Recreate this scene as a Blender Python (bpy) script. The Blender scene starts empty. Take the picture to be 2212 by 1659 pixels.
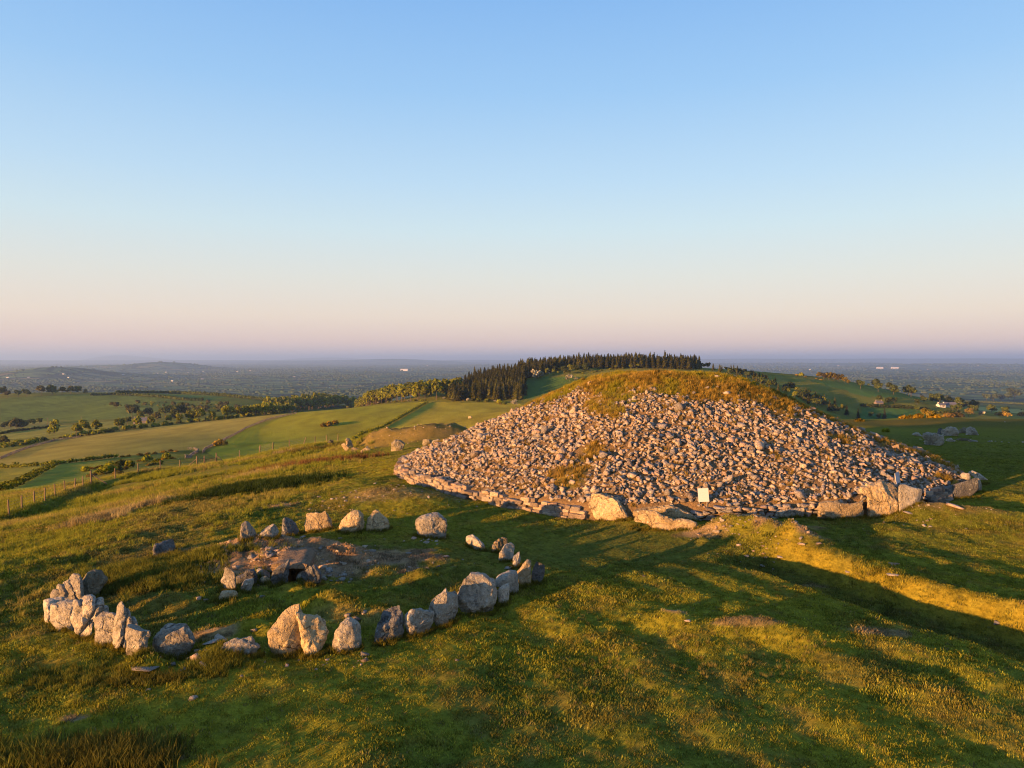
import bpy, bmesh, math, random
import numpy as np
from mathutils import Vector, Matrix, noise as mnoise

R = math.radians
random.seed(7)
rng = np.random.default_rng(7)
scene = bpy.context.scene
col = scene.collection

# ------------------------------------------------------------------ camera
F = 718.0                      # focal length in pixels of a 1024 wide frame
PITCH = math.atan2(25.0, F)
CAMZ = 6.6
cam_d = bpy.data.cameras.new('camera')
cam_d.sensor_width = 36.0
cam_d.lens = 36.0 * F / 1024.0
cam_d.clip_start = 0.5
cam_d.clip_end = 120000.0
cam = bpy.data.objects.new('camera', cam_d)
col.objects.link(cam)
cam.location = (0, 0, CAMZ)
cam.rotation_euler = (math.pi / 2 - PITCH, 0, 0)
scene.camera = cam

# ------------------------------------------------------------------ sky and sun
SUN_EL = R(4.9)
SUN_V = Vector((-0.74, -0.67, 0)).normalized()          # horizontal direction towards the sun
SUN_AZ = math.atan2(SUN_V.x, SUN_V.y)
world = bpy.data.worlds.new('World')
scene.world = world
world.use_nodes = True
nt = world.node_tree
nt.nodes.clear()
N = nt.nodes.new
wout = N('ShaderNodeOutputWorld')
sky = N('ShaderNodeTexSky')
sky.sky_type = 'NISHITA'
sky.sun_disc = False
sky.sun_elevation = SUN_EL
sky.sun_rotation = SUN_AZ
sky.altitude = 280
sky.air_density = 1.0
sky.dust_density = 0.6
sky.ozone_density = 1.5
bg1 = N('ShaderNodeBackground'); bg1.inputs['Strength'].default_value = 0.05
nt.links.new(sky.outputs[0], bg1.inputs[0])
tc = N('ShaderNodeTexCoord')
sep = N('ShaderNodeSeparateXYZ')
nt.links.new(tc.outputs['Generated'], sep.inputs[0])
asn = N('ShaderNodeMath'); asn.operation = 'ARCSINE'
nt.links.new(sep.outputs['Z'], asn.inputs[0])
div = N('ShaderNodeMath'); div.operation = 'DIVIDE'; div.inputs[1].default_value = math.pi / 2
nt.links.new(asn.outputs[0], div.inputs[0])
ramp = N('ShaderNodeValToRGB')


def s2l(c):
    return tuple((v / 12.92 if v <= 0.04045 else ((v + 0.055) / 1.055) ** 2.4) for v in [k / 255 for k in c])


stops = [(0.0, (212, 196, 206)), (1.3, (238, 209, 203)), (3.3, (244, 225, 210)), (6.3, (232, 231, 224)),
         (10, (213, 233, 241)), (13.6, (193, 224, 248)), (20, (160, 205, 248)), (27, (134, 186, 243)),
         (50, (108, 156, 218)), (90, (84, 126, 192))]
els = ramp.color_ramp.elements
while len(els) < len(stops):
    els.new(0.5)
for e, (a, c) in zip(els, stops):
    e.position = a / 90.0
    e.color = (*s2l(c), 1)
nt.links.new(div.outputs[0], ramp.inputs[0])
bg2 = N('ShaderNodeBackground'); bg2.inputs['Strength'].default_value = 0.305
nt.links.new(ramp.outputs[0], bg2.inputs[0])
add = N('ShaderNodeMixShader')
add.inputs[0].default_value = 0.86
nt.links.new(bg1.outputs[0], add.inputs[1]); nt.links.new(bg2.outputs[0], add.inputs[2])
nt.links.new(add.outputs[0], wout.inputs[0])

sun_d = bpy.data.lights.new('sun', 'SUN')
sun_d.energy = 5.0
sun_d.angle = R(0.7)
sun_d.color = (1.0, 0.50, 0.17)
sun = bpy.data.objects.new('sun', sun_d)
col.objects.link(sun)
sv = Vector((SUN_V.x * math.cos(SUN_EL), SUN_V.y * math.cos(SUN_EL), math.sin(SUN_EL)))
sun.rotation_euler = (-sv).to_track_quat('-Z', 'Y').to_euler()
sun.location = (-60, -40, 40)

vs = scene.view_settings
vs.view_transform = 'Standard'
vs.look = 'None'
vs.exposure = 1.82
vs.gamma = 1.0
vs.use_curve_mapping = False
scene.cycles.filter_width = 1.1
scene.cycles.max_bounces = 5
scene.cycles.diffuse_bounces = 2
scene.cycles.glossy_bounces = 1
scene.cycles.transmission_bounces = 2
scene.cycles.transparent_max_bounces = 4
scene.cycles.volume_bounces = 0
scene.cycles.use_denoising = True
try:
    scene.cycles.denoiser = 'OPENIMAGEDENOISE'
except Exception:
    pass

# ------------------------------------------------------------------ pixels and rays
def crop(ox, oy, s):
    return lambda p: ((ox + p[0] * s) / 2.44141, (oy + p[1] * s) / 2.44141)


S7 = 700 / 2212
CR = {'A': crop(0, 820, S7), 'B': crop(600, 820, S7), 'C': crop(1200, 820, S7), 'D': crop(1800, 820, S7),
      'E': crop(50, 1180, S7), 'F': crop(700, 1180, S7), 'G': crop(480, 1300, 480 / 2212),
      'H': crop(1300, 1180, S7), 'I': crop(1800, 1180, S7), 'J': crop(0, 1475, S7),
      'K': crop(2200, 920, 300 / 2212), 'S': crop(0, 0, 2500 / 2212), 'T': crop(2080, 1100, 340 / 2212),
      'L': crop(400, 1060, 240 / 2212)}
CP, SP = math.cos(PITCH), math.sin(PITCH)


def ray(px, py):
    a, b = (px - 512) / F, (384 - py) / F
    v = np.array([a, CP + b * SP, -SP + b * CP])
    return v


def project(x, y, z):
    dz = z - CAMZ
    fw = y * CP - dz * SP
    up = y * SP + dz * CP
    fw = np.where(fw < 1e-3, 1e-3, fw)
    return 512 + F * x / fw, 384 - F * up / fw, fw


# ------------------------------------------------------------------ numpy noise
def _h2(ix, iy, seed):
    n = (ix.astype(np.int64) * 374761393 + iy.astype(np.int64) * 668265263 + seed * 1442695041) & 0xFFFFFFFF
    n = ((n ^ (n >> 13)) * 1274126177) & 0xFFFFFFFF
    n = (n ^ (n >> 16)) & 0xFFFFFFFF
    return n / 4294967295.0


def vn(x, y, seed=0):
    ix, iy = np.floor(x), np.floor(y)
    fx, fy = x - ix, y - iy
    fx = fx * fx * fx * (fx * (fx * 6 - 15) + 10)
    fy = fy * fy * fy * (fy * (fy * 6 - 15) + 10)
    a, b = _h2(ix, iy, seed), _h2(ix + 1, iy, seed)
    c, d = _h2(ix, iy + 1, seed), _h2(ix + 1, iy + 1, seed)
    return (a + (b - a) * fx) * (1 - fy) + (c + (d - c) * fx) * fy - 0.5


def fbm(x, y, seed=0, octv=3, gain=0.5):
    t, a, f = 0, 1.0, 1.0
    for i in range(octv):
        ca, sa = math.cos(i * 1.1), math.sin(i * 1.1)
        t = t + a * vn((x * ca - y * sa) * f + 17.3 * i, (x * sa + y * ca) * f - 9.1 * i, seed + i)
        a *= gain; f *= 2.03
    return t


def sst(a, b, x):
    t = np.clip((x - a) / (b - a), 0, 1)
    return t * t * (3 - 2 * t)


# ------------------------------------------------------------------ terrain
ctrl = []
for px in (-60, 128, 256, 384, 512, 640, 768, 896, 1090):
    for d in (7, 11, 16, 22):
        ctrl.append((px, d, 0.0))
ctrl += [(0, 20, -.15), (0, 28, -1.2), (0, 36, -2.5), (0, 55, -5.8), (9, 55, -5.8), (128, 30, -.6), (128, 42, -2.3), (113, 78, -7.1), (159, 89, -7.5),
         (204, 100, -8.6), (238, 110, -9), (272, 107, -7.5), (336, 111, -6.5), (230, 30, -.15), (230, 45, -1.4), (230, 70, -4.6),
         (320, 30, 0), (320, 40, -.6), (324, 55, -1.6), (352, 72, -2.9), (407, 82, -2.7), (410, 44, 0), (450, 60, -.8),
         (512, 32, 0), (600, 32, 0), (700, 30, 0), (800, 30, 0), (900, 33, 0), (1000, 33, 0),
         (512, 60, -.5), (690, 60, -.3), (690, 90, -3), (870, 60, -.8), (949, 74, -1.2), (1030, 45, -.3), (1030, 74, -1.5),
         (880, 130, -4.3), (1040, 130, -4.3), (950, 130, -4.3), (950, 100, -2.5),
         (0, 90, -11), (0, 130, -17), (0, 250, -32), (116, 110, -11.5), (116, 170, -20), (162, 230, -25.5), (116, 350, -35), (0, 450, -47),
         (136, 700, -53), (0, 700, -58), (60, 850, -55), (35, 1100, -45), (150, 1050, -47), (300, 1100, -56), (230, 1050, -50),
         (230, 140, -13), (230, 250, -28), (280, 400, -36), (330, 550, -33), (463, 600, -28), (380, 600, -33), (520, 600, -27),
         (300, 600, -38), (200, 650, -47), (420, 130, -10), (420, 200, -20), (420, 350, -32), (330, 150, -13), (330, 250, -25),
         (560, 650, -16), (540, 800, -6), (641, 760, -1.8), (560, 760, -4), (600, 780, -2), (500, 720, -14), (450, 700, -26),
         (717, 760, -5), (760, 740, -14), (800, 700, -28), (870, 660, -48), (950, 650, -58), (1030, 700, -62),
         (690, 200, -14), (690, 400, -14), (600, 250, -18), (900, 250, -18), (1024, 250, -18), (900, 420, -40), (1024, 420, -42),
         (787, 950, -14), (828, 900, -17), (870, 1000, -40), (953, 1400, -87), (1024, 1300, -85), (1000, 1050, -72),
         (760, 1500, -62), (640, 1500, -60), (840, 1600, -85), (380, 1000, -70), (440, 1300, -85),
         (0, 1700, -105), (150, 1700, -105), (300, 1800, -112), (450, 1900, -112), (700, 2000, -112), (900, 2000, -112), (1024, 2000, -115)]
for px in (-200, 0, 150, 300, 450, 600, 750, 900, 1024, 1250):
    ctrl.append((px, 2700, -130)); ctrl.append((px, 3300, -132))
cx, cy, cz = [], [], []
for px, d, z in ctrl:
    cx.append((px - 512) / F * d); cy.append(d); cz.append(z)
for th in (-75, -120, -165, 165, 120, 75):
    left = 1.0 if th < 0 else 0.5
    for rr, z in ((8, 0), (20, -.2 * left), (50, -3 * left), (100, -8 * left), (300, -30), (800, -65), (2000, -115), (2700, -130), (3300, -132)):
        cx.append(rr * math.sin(R(th))); cy.append(rr * math.cos(R(th))); cz.append(z)
cx, cy, cz = map(np.array, (cx, cy, cz))


def uv_of(x, y):
    r = np.hypot(x, y) + 1e-6
    return 1.4 * np.arctan2(x, y), np.log(np.maximum(r, 4.0) / 10)


def tps_k(d2):
    return 0.5 * d2 * np.log(d2 + 1e-12)


cu, cv = uv_of(cx, cy)
n_c = len(cu)
K = tps_k((cu[:, None] - cu) ** 2 + (cv[:, None] - cv) ** 2) + np.eye(n_c) * 2e-4
Pm = np.stack([np.ones(n_c), cu, cv], 1)
A = np.zeros((n_c + 3, n_c + 3)); A[:n_c, :n_c] = K; A[:n_c, n_c:] = Pm; A[n_c:, :n_c] = Pm.T
# heights are interpolated in a compressed scale so that near ground stays smooth
cw = np.sign(cz) * np.log1p(np.abs(cz) / 4.0)
sol = np.linalg.solve(A, np.concatenate([cw, np.zeros(3)]))


def tps(x, y):
    u, v = uv_of(x, y)
    shp = u.shape
    u, v = u.ravel(), v.ravel()
    out = np.empty_like(u)
    for i in range(0, len(u), 40000):
        a, b = u[i:i + 40000], v[i:i + 40000]
        d2 = (a[:, None] - cu) ** 2 + (b[:, None] - cv) ** 2
        out[i:i + 40000] = tps_k(d2) @ sol[:n_c] + sol[n_c] + sol[n_c + 1] * a + sol[n_c + 2] * b
    w = out.reshape(shp)
    return np.sign(w) * 4.0 * np.expm1(np.minimum(np.abs(w), 4.2))


TX, TY, TR = 9.5, 45.0, 16.5            # the large cairn
SX, SY = -5.4, 22.6                     # middle of the stone ring


def at_px(px, d):
    return (px - 512) / F * d


hills = [(at_px(54, 5000), 5000, 74, 330, 520), (at_px(30, 5600), 5600, 40, 700, 500), (at_px(165, 9000), 9000, 80, 480, 900), (at_px(120, 9600), 9600, 62, 900, 900),
         (at_px(395, 22000), 22000, 112, 2200, 2500), (at_px(330, 24000), 24000, 70, 3500, 2500),
         (at_px(113, 38000), 38000, 300, 1300, 1500), (at_px(150, 38000), 38000, 220, 1500, 1500), (at_px(330, 39000), 39000, 220, 3000, 1500),
         (at_px(990, 12000), 12000, 55, 2500, 1400), (at_px(880, 15000), 15000, 40, 2500, 1400), (at_px(560, 14000), 14000, 40, 2000, 1500),
         (at_px(760, 17000), 17000, 40, 3000, 1500)]
# turf banks and knolls: x, y, height, radius x, radius y
knolls = []


def wpt(px, py, z=0.0):
    v = ray(px, py)
    t = (z - CAMZ) / v[2]
    return v[0] * t, v[1] * t


for c, p, h, rx, ry in (('H', (1620, 345), .5, 1.2, .6), ('H', (1810, 415), .6, .55, .4), ('H', (1980, 455), .55, .55, .4), ('H', (1440, 330), .35, .8, .5),
                        ('H', (1320, 410), .22, .4, .3), ('D', (1150, 1460), .16, 1.0, .5), ('D', (1290, 1495), .14, .8, .4), ('D', (1480, 1380), .3, 1.8, 1.2), ('D', (1750, 1400), .22, 2.0, 1.0),
                        ('D', (2050, 1400), .2, 2.2, 1.0), ('D', (2200, 1250), .2, 1.5, 1.0),
                        ('G', (340, 730), .22, .5, .35), ('G', (1080, 690), .2, .5, .35), ('G', (1300, 770), .2, .6, .4), ('G', (1560, 690), .18, .6, .4),
                        ('G', (2030, 500), .25, .6, .5), ('G', (1650, 900), .3, .7, .5), ('G', (1400, 920), .25, .6, .4), ('G', (640, 1180), .3, .8, .4),
                        ('G', (330, 1480), .3, .75, .5), ('G', (130, 1370), .15, .5, .4), ('F', (1000, 770), .22, .9, .5), ('F', (1150, 640), .15, .7, .4), ('F', (1250, 680), .12, .6, .4),
                        ('J', (1090, 520), .3, .5, .4), ('E', (1130, 960), .22, .8, .45), ('E', (1000, 1440), .12, .5, .4),
                        ('H', (1060, 1090), .3, .7, .45), ('H', (1600, 1160), .28, 1.2, .5), ('H', (2050, 1220), .22, 1.0, .5),
                        ('B', (830, 1130), .5, 2.6, 2.2), ('B', (1050, 1230), .5, 2.4, 1.8), ('B', (1250, 1300), .4, 2.4, 1.5), ('B', (500, 1180), .1, 1.6, 1.5),
                        ('E', (700, 1230), .12, 2.2, 1.2), ('E', (330, 1150), .12, 1.4, 1.0)):
    q = CR[c](p)
    x, y = wpt(*q)
    knolls.append((x, y, h, rx, ry))
# the dug trench with its bank (polyline of the trench bottom)
TRN = [CR['I']((280, 575)), CR['I']((800, 725)), CR['I']((1300, 880)), CR['I']((1900, 1090)), CR['I']((2212, 1210)), CR['I']((2700, 1380))]
TRN = np.array([(8.75, 25.4), (9.3, 24.3), (12.5, 17.6), (16.9, 8.9)])


def seg_dist(x, y, P):
    """signed distance to a polyline (positive on its right) and the distance along it"""
    best = np.full(x.shape, 1e9); sd = np.zeros(x.shape); al = np.zeros(x.shape)
    acc = 0.0
    for i in range(len(P) - 1):
        a, b = P[i], P[i + 1]
        L = np.hypot(*(b - a)); t = (b - a) / L
        s = (x - a[0]) * t[0] + (y - a[1]) * t[1]
        sc = np.clip(s, 0, L)
        d = np.hypot(x - a[0] - sc * t[0], y - a[1] - sc * t[1])
        sgn = np.sign((x - a[0]) * t[1] - (y - a[1]) * t[0])
        m = d < best
        best = np.where(m, d, best); sd = np.where(m, d * sgn, sd); al = np.where(m, acc + s, al)
        acc += L
    return sd, al


BANKL = np.array([wpt(*CR['H'](p)) for p in ((1500, 290), (1750, 310), (1900, 390), (2130, 470))])
PIT = wpt(*CR['G']((1085, 470)))
RAB = wpt(*CR['G']((1620, 215)), z=.5)
FENCE_BANK = None


def near_feat(x, y):
    z = np.zeros(x.shape)
    # ring interior, a low worn mound
    ds = np.hypot(x - SX, y - SY)
    z += .18 * sst(7.0, 4.5, ds) * (1 + .8 * fbm(x * .9, y * .9, 5, 3))
    hx, hy = wpt(*CR['G']((1000, 200)), z=.5)
    q = np.sqrt(((x - hx) / 4.0) ** 2 + ((y - hy - .3) / 2.1) ** 2)
    z += .48 * sst(1.0, .35, q) * (1 + .5 * fbm(x * 1.7, y * 1.7, 9, 3))
    q = np.maximum(np.abs(x - PIT[0] - .12) / .34, np.abs(y - 21.2) / 1.05)
    z -= 1.6 * sst(1.05, .75, q)
    q = np.hypot((x - RAB[0]) / .3, (y - RAB[1]) / .28)
    z += .12 * sst(2.2, 1.2, q) - .75 * sst(1.0, .55, q)
    for kx, ky, h, rx, ry in knolls:
        z += h * np.exp(-(((x - kx) / rx) ** 2 + ((y - ky) / ry) ** 2) * 1.3)
    z -= .30 * np.exp(-(((x - 3.5) / 7.5) ** 2 + ((y - 25.8) / 4.0) ** 2)) + .22 * np.exp(-(((x - 17) / 4.5) ** 2 + ((y - 25) / 4.0) ** 2))
    # trench and bank
    sd, al = seg_dist(x, y, TRN)
    end = sst(-.6, 1.2, al)
    wob = .34 * fbm(x * .55, y * .55, 21, 3)
    sd = -sd + wob                 # positive towards the right side bank
    prof = -.5 * sst(-2.5, -1.2, sd) + .76 * sst(-.05, .85, sd) - .26 * sst(.95, 2.3, sd) + .05 * np.exp(-((sd + 2.7) / .5) ** 2)
    z += prof * end + end * .16 * sst(3.0, 1.0, np.abs(sd - .6)) * fbm(x * 1.6, y * 1.6, 23, 3)
    sd, al = seg_dist(x, y, BANKL)
    z += .42 * np.exp(-(sd / .9) ** 2) * sst(-.8, .5, al) * sst(0, 1, np.exp(-np.maximum(al - 6.5, 0)))
    # cultivation ridges, right foreground
    ph = x * .89 + y * .46 + .9 * fbm(x * .16, y * .16, 31, 2) * 2
    m = sst(-1.5, 2.0, x + .25 * (y - 18)) * sst(27, 22, y) * sst(5, 9, y)
    z += m * .044 * np.sin(ph * 2 * math.pi / 2.15) * (1 + 1.2 * fbm(x * .3, y * .3, 33, 2))
    return z


def lumps(x, y, r):
    """small relief of the turf; fades with distance"""
    a = sst(70, 35, r)
    path = np.exp(-(((x - 2.5) / 5.5) ** 2 + ((y - 26) / 4.5) ** 2))
    k = a * (1 - .75 * path)
    rough = sst(-3, -12, x + .12 * y)
    z = k * (.16 * vn(x * .33, y * .33, 41) + (.10 + .05 * rough) * vn(x * .85 + 3, y * .85, 42) + (.055 + .05 * rough) * vn(x * 2.1, y * 2.1 + 5, 43) + (.022 + .02 * rough) * vn(x * 5.3, y * 5.3, 44))
    far = sst(40, 90, r) * sst(420, 250, r)
    z += far * (.5 * vn(x * .09, y * .09, 45) + .22 * vn(x * .31, y * .31, 46))
    return z


def base_h(x, y):
    x = np.asarray(x, float); y = np.asarray(y, float)
    r = np.hypot(x, y)
    z = tps(x, y)
    pl = -130 + 14 * fbm(x / 1700, y / 1700, 3, 2)
    for hx, hy, h, sx, sy in hills:
        pl = pl + h * np.exp(-((x - hx) / sx) ** 2 - ((y - hy) / sy) ** 2)
    th = np.arctan2(x, y)
    rim = 100 + 60 * sst(.18, .34, th) + 16 * fbm(th * 14, r * 0, 4, 3)
    pl = pl + rim * np.exp(-((r - 31000) / 3500) ** 2)
    m = sst(2500, 3300, r)
    return z * (1 - m) + pl * m


MOUNDX, MOUNDY = at_px(412, 80), 82.0


def H(x, y):
    x = np.asarray(x, float); y = np.asarray(y, float)
    r = np.hypot(x, y)
    z = base_h(x, y)
    nz = r < 60
    if np.any(nz):
        zz = np.zeros(z.shape)
        zz[nz] = near_feat(x[nz], y[nz])
        z = z + zz
    z = z + lumps(x, y, r)
    q = np.sqrt(((x - MOUNDX) / 8.5) ** 2 + ((y - MOUNDY) / 7.0) ** 2)
    z = z + 1.5 * sst(1.0, .5, q) * (1 + .35 * fbm(x * .5, y * .5, 51, 3)) - .5 * sst(.55, .2, q)
    # bank below the fence
    if FENCE_BANK is not None:
        mz = (r > 40) & (r < 140)
        if np.any(mz):
            sd, al = seg_dist(x[mz], y[mz], FENCE_BANK)
            d = np.zeros(z.shape)
            d[mz] = .45 * np.exp(-((sd + .2) / .9) ** 2) - .38 * np.exp(-((sd - 1.7) / 1.0) ** 2)
            z = z + d
    return z


def hit(px, py, dmin=3.0, dmax=60000.0):
    v = ray(px, py)
    t = dmin * (dmax / dmin) ** (np.linspace(0, 1, 1400))
    zz = H(v[0] * t, v[1] * t)
    g = CAMZ + v[2] * t - zz
    idx = np.nonzero((g[:-1] > 0) & (g[1:] <= 0))[0]
    if len(idx) == 0:
        i = int(np.argmin(np.abs(g[1:]))) if g[0] > 0 else 0
        tt = t[i]
    else:
        i = idx[0]
        tt = t[i] + (t[i + 1] - t[i]) * g[i] / (g[i] - g[i + 1])
    x, y = v[0] * tt, v[1] * tt
    return Vector((x, y, float(H(np.array([x]), np.array([y]))[0])))


def gz(x, y):
    return float(H(np.array([x]), np.array([y]))[0])


FPOSTS = [('A', (42, 1450), 55), ('A', (143, 1405), 58), ('A', (242, 1360), 61.5), ('A', (323, 1330), 64.5), ('A', (404, 1300), 68), ('A', (480, 1258), 71.5), ('A', (556, 1235), 74.5), ('A', (620, 1212), 77.5),
          ('A', (685, 1200), 80), ('A', (873, 1147), 84), ('A', (1052, 1098), 88), ('A', (1225, 1058), 92), ('A', (1375, 1030), 96), ('A', (1508, 1015), 99), ('A', (1567, 1013), 100), ('A', (1660, 990), 101.5),
          ('A', (1840, 945), 104), ('A', (1997, 925), 106), ('A', (2097, 912), 107.5), ('B', (100, 920), 109), ('B', (203, 910), 110), ('B', (330, 890), 111), ('B', (440, 880), 111), ('B', (530, 870), 112), ('B', (620, 862), 112), ('B', (706, 850), 113)]
fp = []
for c, p, d in FPOSTS:
    q = CR[c](p)
    fp.append((at_px(q[0], d), d))
FENCE_BANK = np.array(fp)

# ------------------------------------------------------------------ materials
def mat_new(name):
    m = bpy.data.materials.new(name)
    m.use_nodes = True
    t = m.node_tree
    t.nodes.clear()
    out = t.nodes.new('ShaderNodeOutputMaterial')
    return m, t, out


class G:
    def __init__(s, t):
        s.t = t

    def n(s, typ, **kw):
        nd = s.t.nodes.new(typ)
        for k, v in kw.items():
            setattr(nd, k, v)
        return nd

    def l(s, a, b):
        s.t.links.new(a, b)

    def noise(s, vec, scale, detail=3, rough=.55, dist=0):
        nd = s.n('ShaderNodeTexNoise')
        nd.inputs['Scale'].default_value = scale
        nd.inputs['Detail'].default_value = detail
        nd.inputs['Roughness'].default_value = rough
        nd.inputs['Distortion'].default_value = dist
        if vec is not None:
            s.l(vec, nd.inputs['Vector'])
        return nd.outputs['Fac']

    def ramp(s, fac, pts):
        nd = s.n('ShaderNodeValToRGB')
        el = nd.color_ramp.elements
        while len(el) < len(pts):
            el.new(.5)
        for e, (p, c) in zip(el, pts):
            e.position = p
            e.color = (c, c, c, 1) if isinstance(c, (int, float)) else (*c, 1)
        s.l(fac, nd.inputs[0])
        return nd.outputs[0]

    def mix(s, fac, a, b, blend='MIX'):
        nd = s.n('ShaderNodeMix', data_type='RGBA', blend_type=blend)
        for i, v in ((0, fac), (6, a), (7, b)):
            if isinstance(v, (int, float)):
                nd.inputs[i].default_value = v
            elif isinstance(v, tuple):
                nd.inputs[i].default_value = (*v, 1)
            else:
                s.l(v, nd.inputs[i])
        return nd.outputs[2]

    def math(s, op, a, b=None, c=None):
        nd = s.n('ShaderNodeMath', operation=op)
        for i, v in enumerate((a, b, c)):
            if v is None:
                continue
            if isinstance(v, (int, float)):
                nd.inputs[i].default_value = v
            else:
                s.l(v, nd.inputs[i])
        return nd.outputs[0]

    def bump(s, h, dist, strength=1.0, nrm=None):
        nd = s.n('ShaderNodeBump')
        nd.inputs['Strength'].default_value = strength
        nd.inputs['Distance'].default_value = dist
        s.l(h, nd.inputs['Height'])
        if nrm is not None:
            s.l(nrm, nd.inputs['Normal'])
        return nd.outputs[0]

    def bsdf(s, colr, out, rough=.9, nrm=None, spec=.15):
        b = s.n('ShaderNodeBsdfPrincipled')
        if isinstance(colr, tuple):
            b.inputs['Base Color'].default_value = (*colr, 1)
        else:
            s.l(colr, b.inputs['Base Color'])
        b.inputs['Roughness'].default_value = rough
        b.inputs['Specular IOR Level'].default_value = spec
        if nrm is not None:
            s.l(nrm, b.inputs['Normal'])
        s.l(b.outputs[0], out.inputs[0])
        return b


def ground_mat():
    m, t, out = mat_new('turf')
    g = G(t)
    geo = g.n('ShaderNodeNewGeometry')
    pos = geo.outputs['Position']
    at = g.n('ShaderNodeAttribute', attribute_name='gcol')
    fa = g.n('ShaderNodeAttribute', attribute_name='far')
    n1 = g.noise(pos, 2.3, 4, .6)
    n2 = g.noise(pos, 14, 3, .6)
    c = g.mix(g.ramp(n1, [(.3, 0), (.7, 1)]), at.outputs['Color'], (1.35, 1.2, .95), 'MULTIPLY')
    c = g.mix(1.0, c, g.ramp(n2, [(.25, .62), (.75, 1.35)]), 'MULTIPLY')
    # far plain: fields, hedges and woods too far away to be built
    vor = g.n('ShaderNodeTexVoronoi'); vor.inputs['Scale'].default_value = 1 / 240
    vor.inputs['Randomness'].default_value = .85
    wv = g.n('ShaderNodeVectorMath', operation='ADD')
    nz = g.n('ShaderNodeTexNoise'); nz.inputs['Scale'].default_value = 1 / 500
    vm = g.n('ShaderNodeVectorMath', operation='SCALE'); vm.inputs['Scale'].default_value = 160
    g.l(pos, nz.inputs['Vector']); g.l(nz.outputs['Color'], vm.inputs[0]); g.l(pos, wv.inputs[0]); g.l(vm.outputs[0], wv.inputs[1])
    flat = g.n('ShaderNodeVectorMath', operation='MULTIPLY'); flat.inputs[1].default_value = (1, 1, 0)
    g.l(wv.outputs[0], flat.inputs[0])
    g.l(flat.outputs[0], vor.inputs['Vector'])
    sp = g.n('ShaderNodeSeparateColor'); g.l(vor.outputs['Color'], sp.inputs[0])
    fcol = g.ramp(sp.outputs[0], [(.0, (.08, .14, .06)), (.35, (.11, .165, .065)), (.6, (.15, .20, .07)), (.8, (.09, .145, .06)), (.93, (.24, .21, .10)), (1, (.12, .10, .055))])
    ve = g.n('ShaderNodeTexVoronoi', feature='DISTANCE_TO_EDGE'); ve.inputs['Scale'].default_value = 1 / 240
    ve.inputs['Randomness'].default_value = .85
    g.l(flat.outputs[0], ve.inputs['Vector'])
    hedge = g.ramp(ve.outputs['Distance'], [(.03, 1), (.07, 0)])
    fcol = g.mix(hedge, fcol, (.03, .05, .03))
    wood = g.ramp(g.noise(flat.outputs[0], 1 / 420, 3, .6), [(.52, 0), (.6, 1)])
    fcol = g.mix(wood, fcol, (.035, .055, .03))
    c = g.mix(fa.outputs['Fac'], c, fcol)
    nrm = g.bump(g.noise(pos, 9, 3, .7), .05, .8)
    nrm = g.bump(g.noise(pos, 1.1, 3, .65), .35, .6, nrm)
    # blades of grass too small to build stand every way: their facets scatter the normal
    wn = g.n('ShaderNodeTexWhiteNoise', noise_dimensions='3D')
    g.l(pos, wn.inputs['Vector'])
    sb = g.n('ShaderNodeVectorMath', operation='SUBTRACT'); sb.inputs[1].default_value = (.5, .5, .5)
    g.l(wn.outputs['Color'], sb.inputs[0])
    ms = g.n('ShaderNodeVectorMath', operation='MULTIPLY'); ms.inputs[1].default_value = (3.2, 3.2, .4)
    g.l(sb.outputs[0], ms.inputs[0])
    ad = g.n('ShaderNodeVectorMath', operation='ADD'); g.l(nrm, ad.inputs[0]); g.l(ms.outputs[0], ad.inputs[1])
    no = g.n('ShaderNodeVectorMath', operation='NORMALIZE'); g.l(ad.outputs[0], no.inputs[0])
    g.bsdf(c, out, 1.0, no.outputs[0], .03)
    return m


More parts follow.
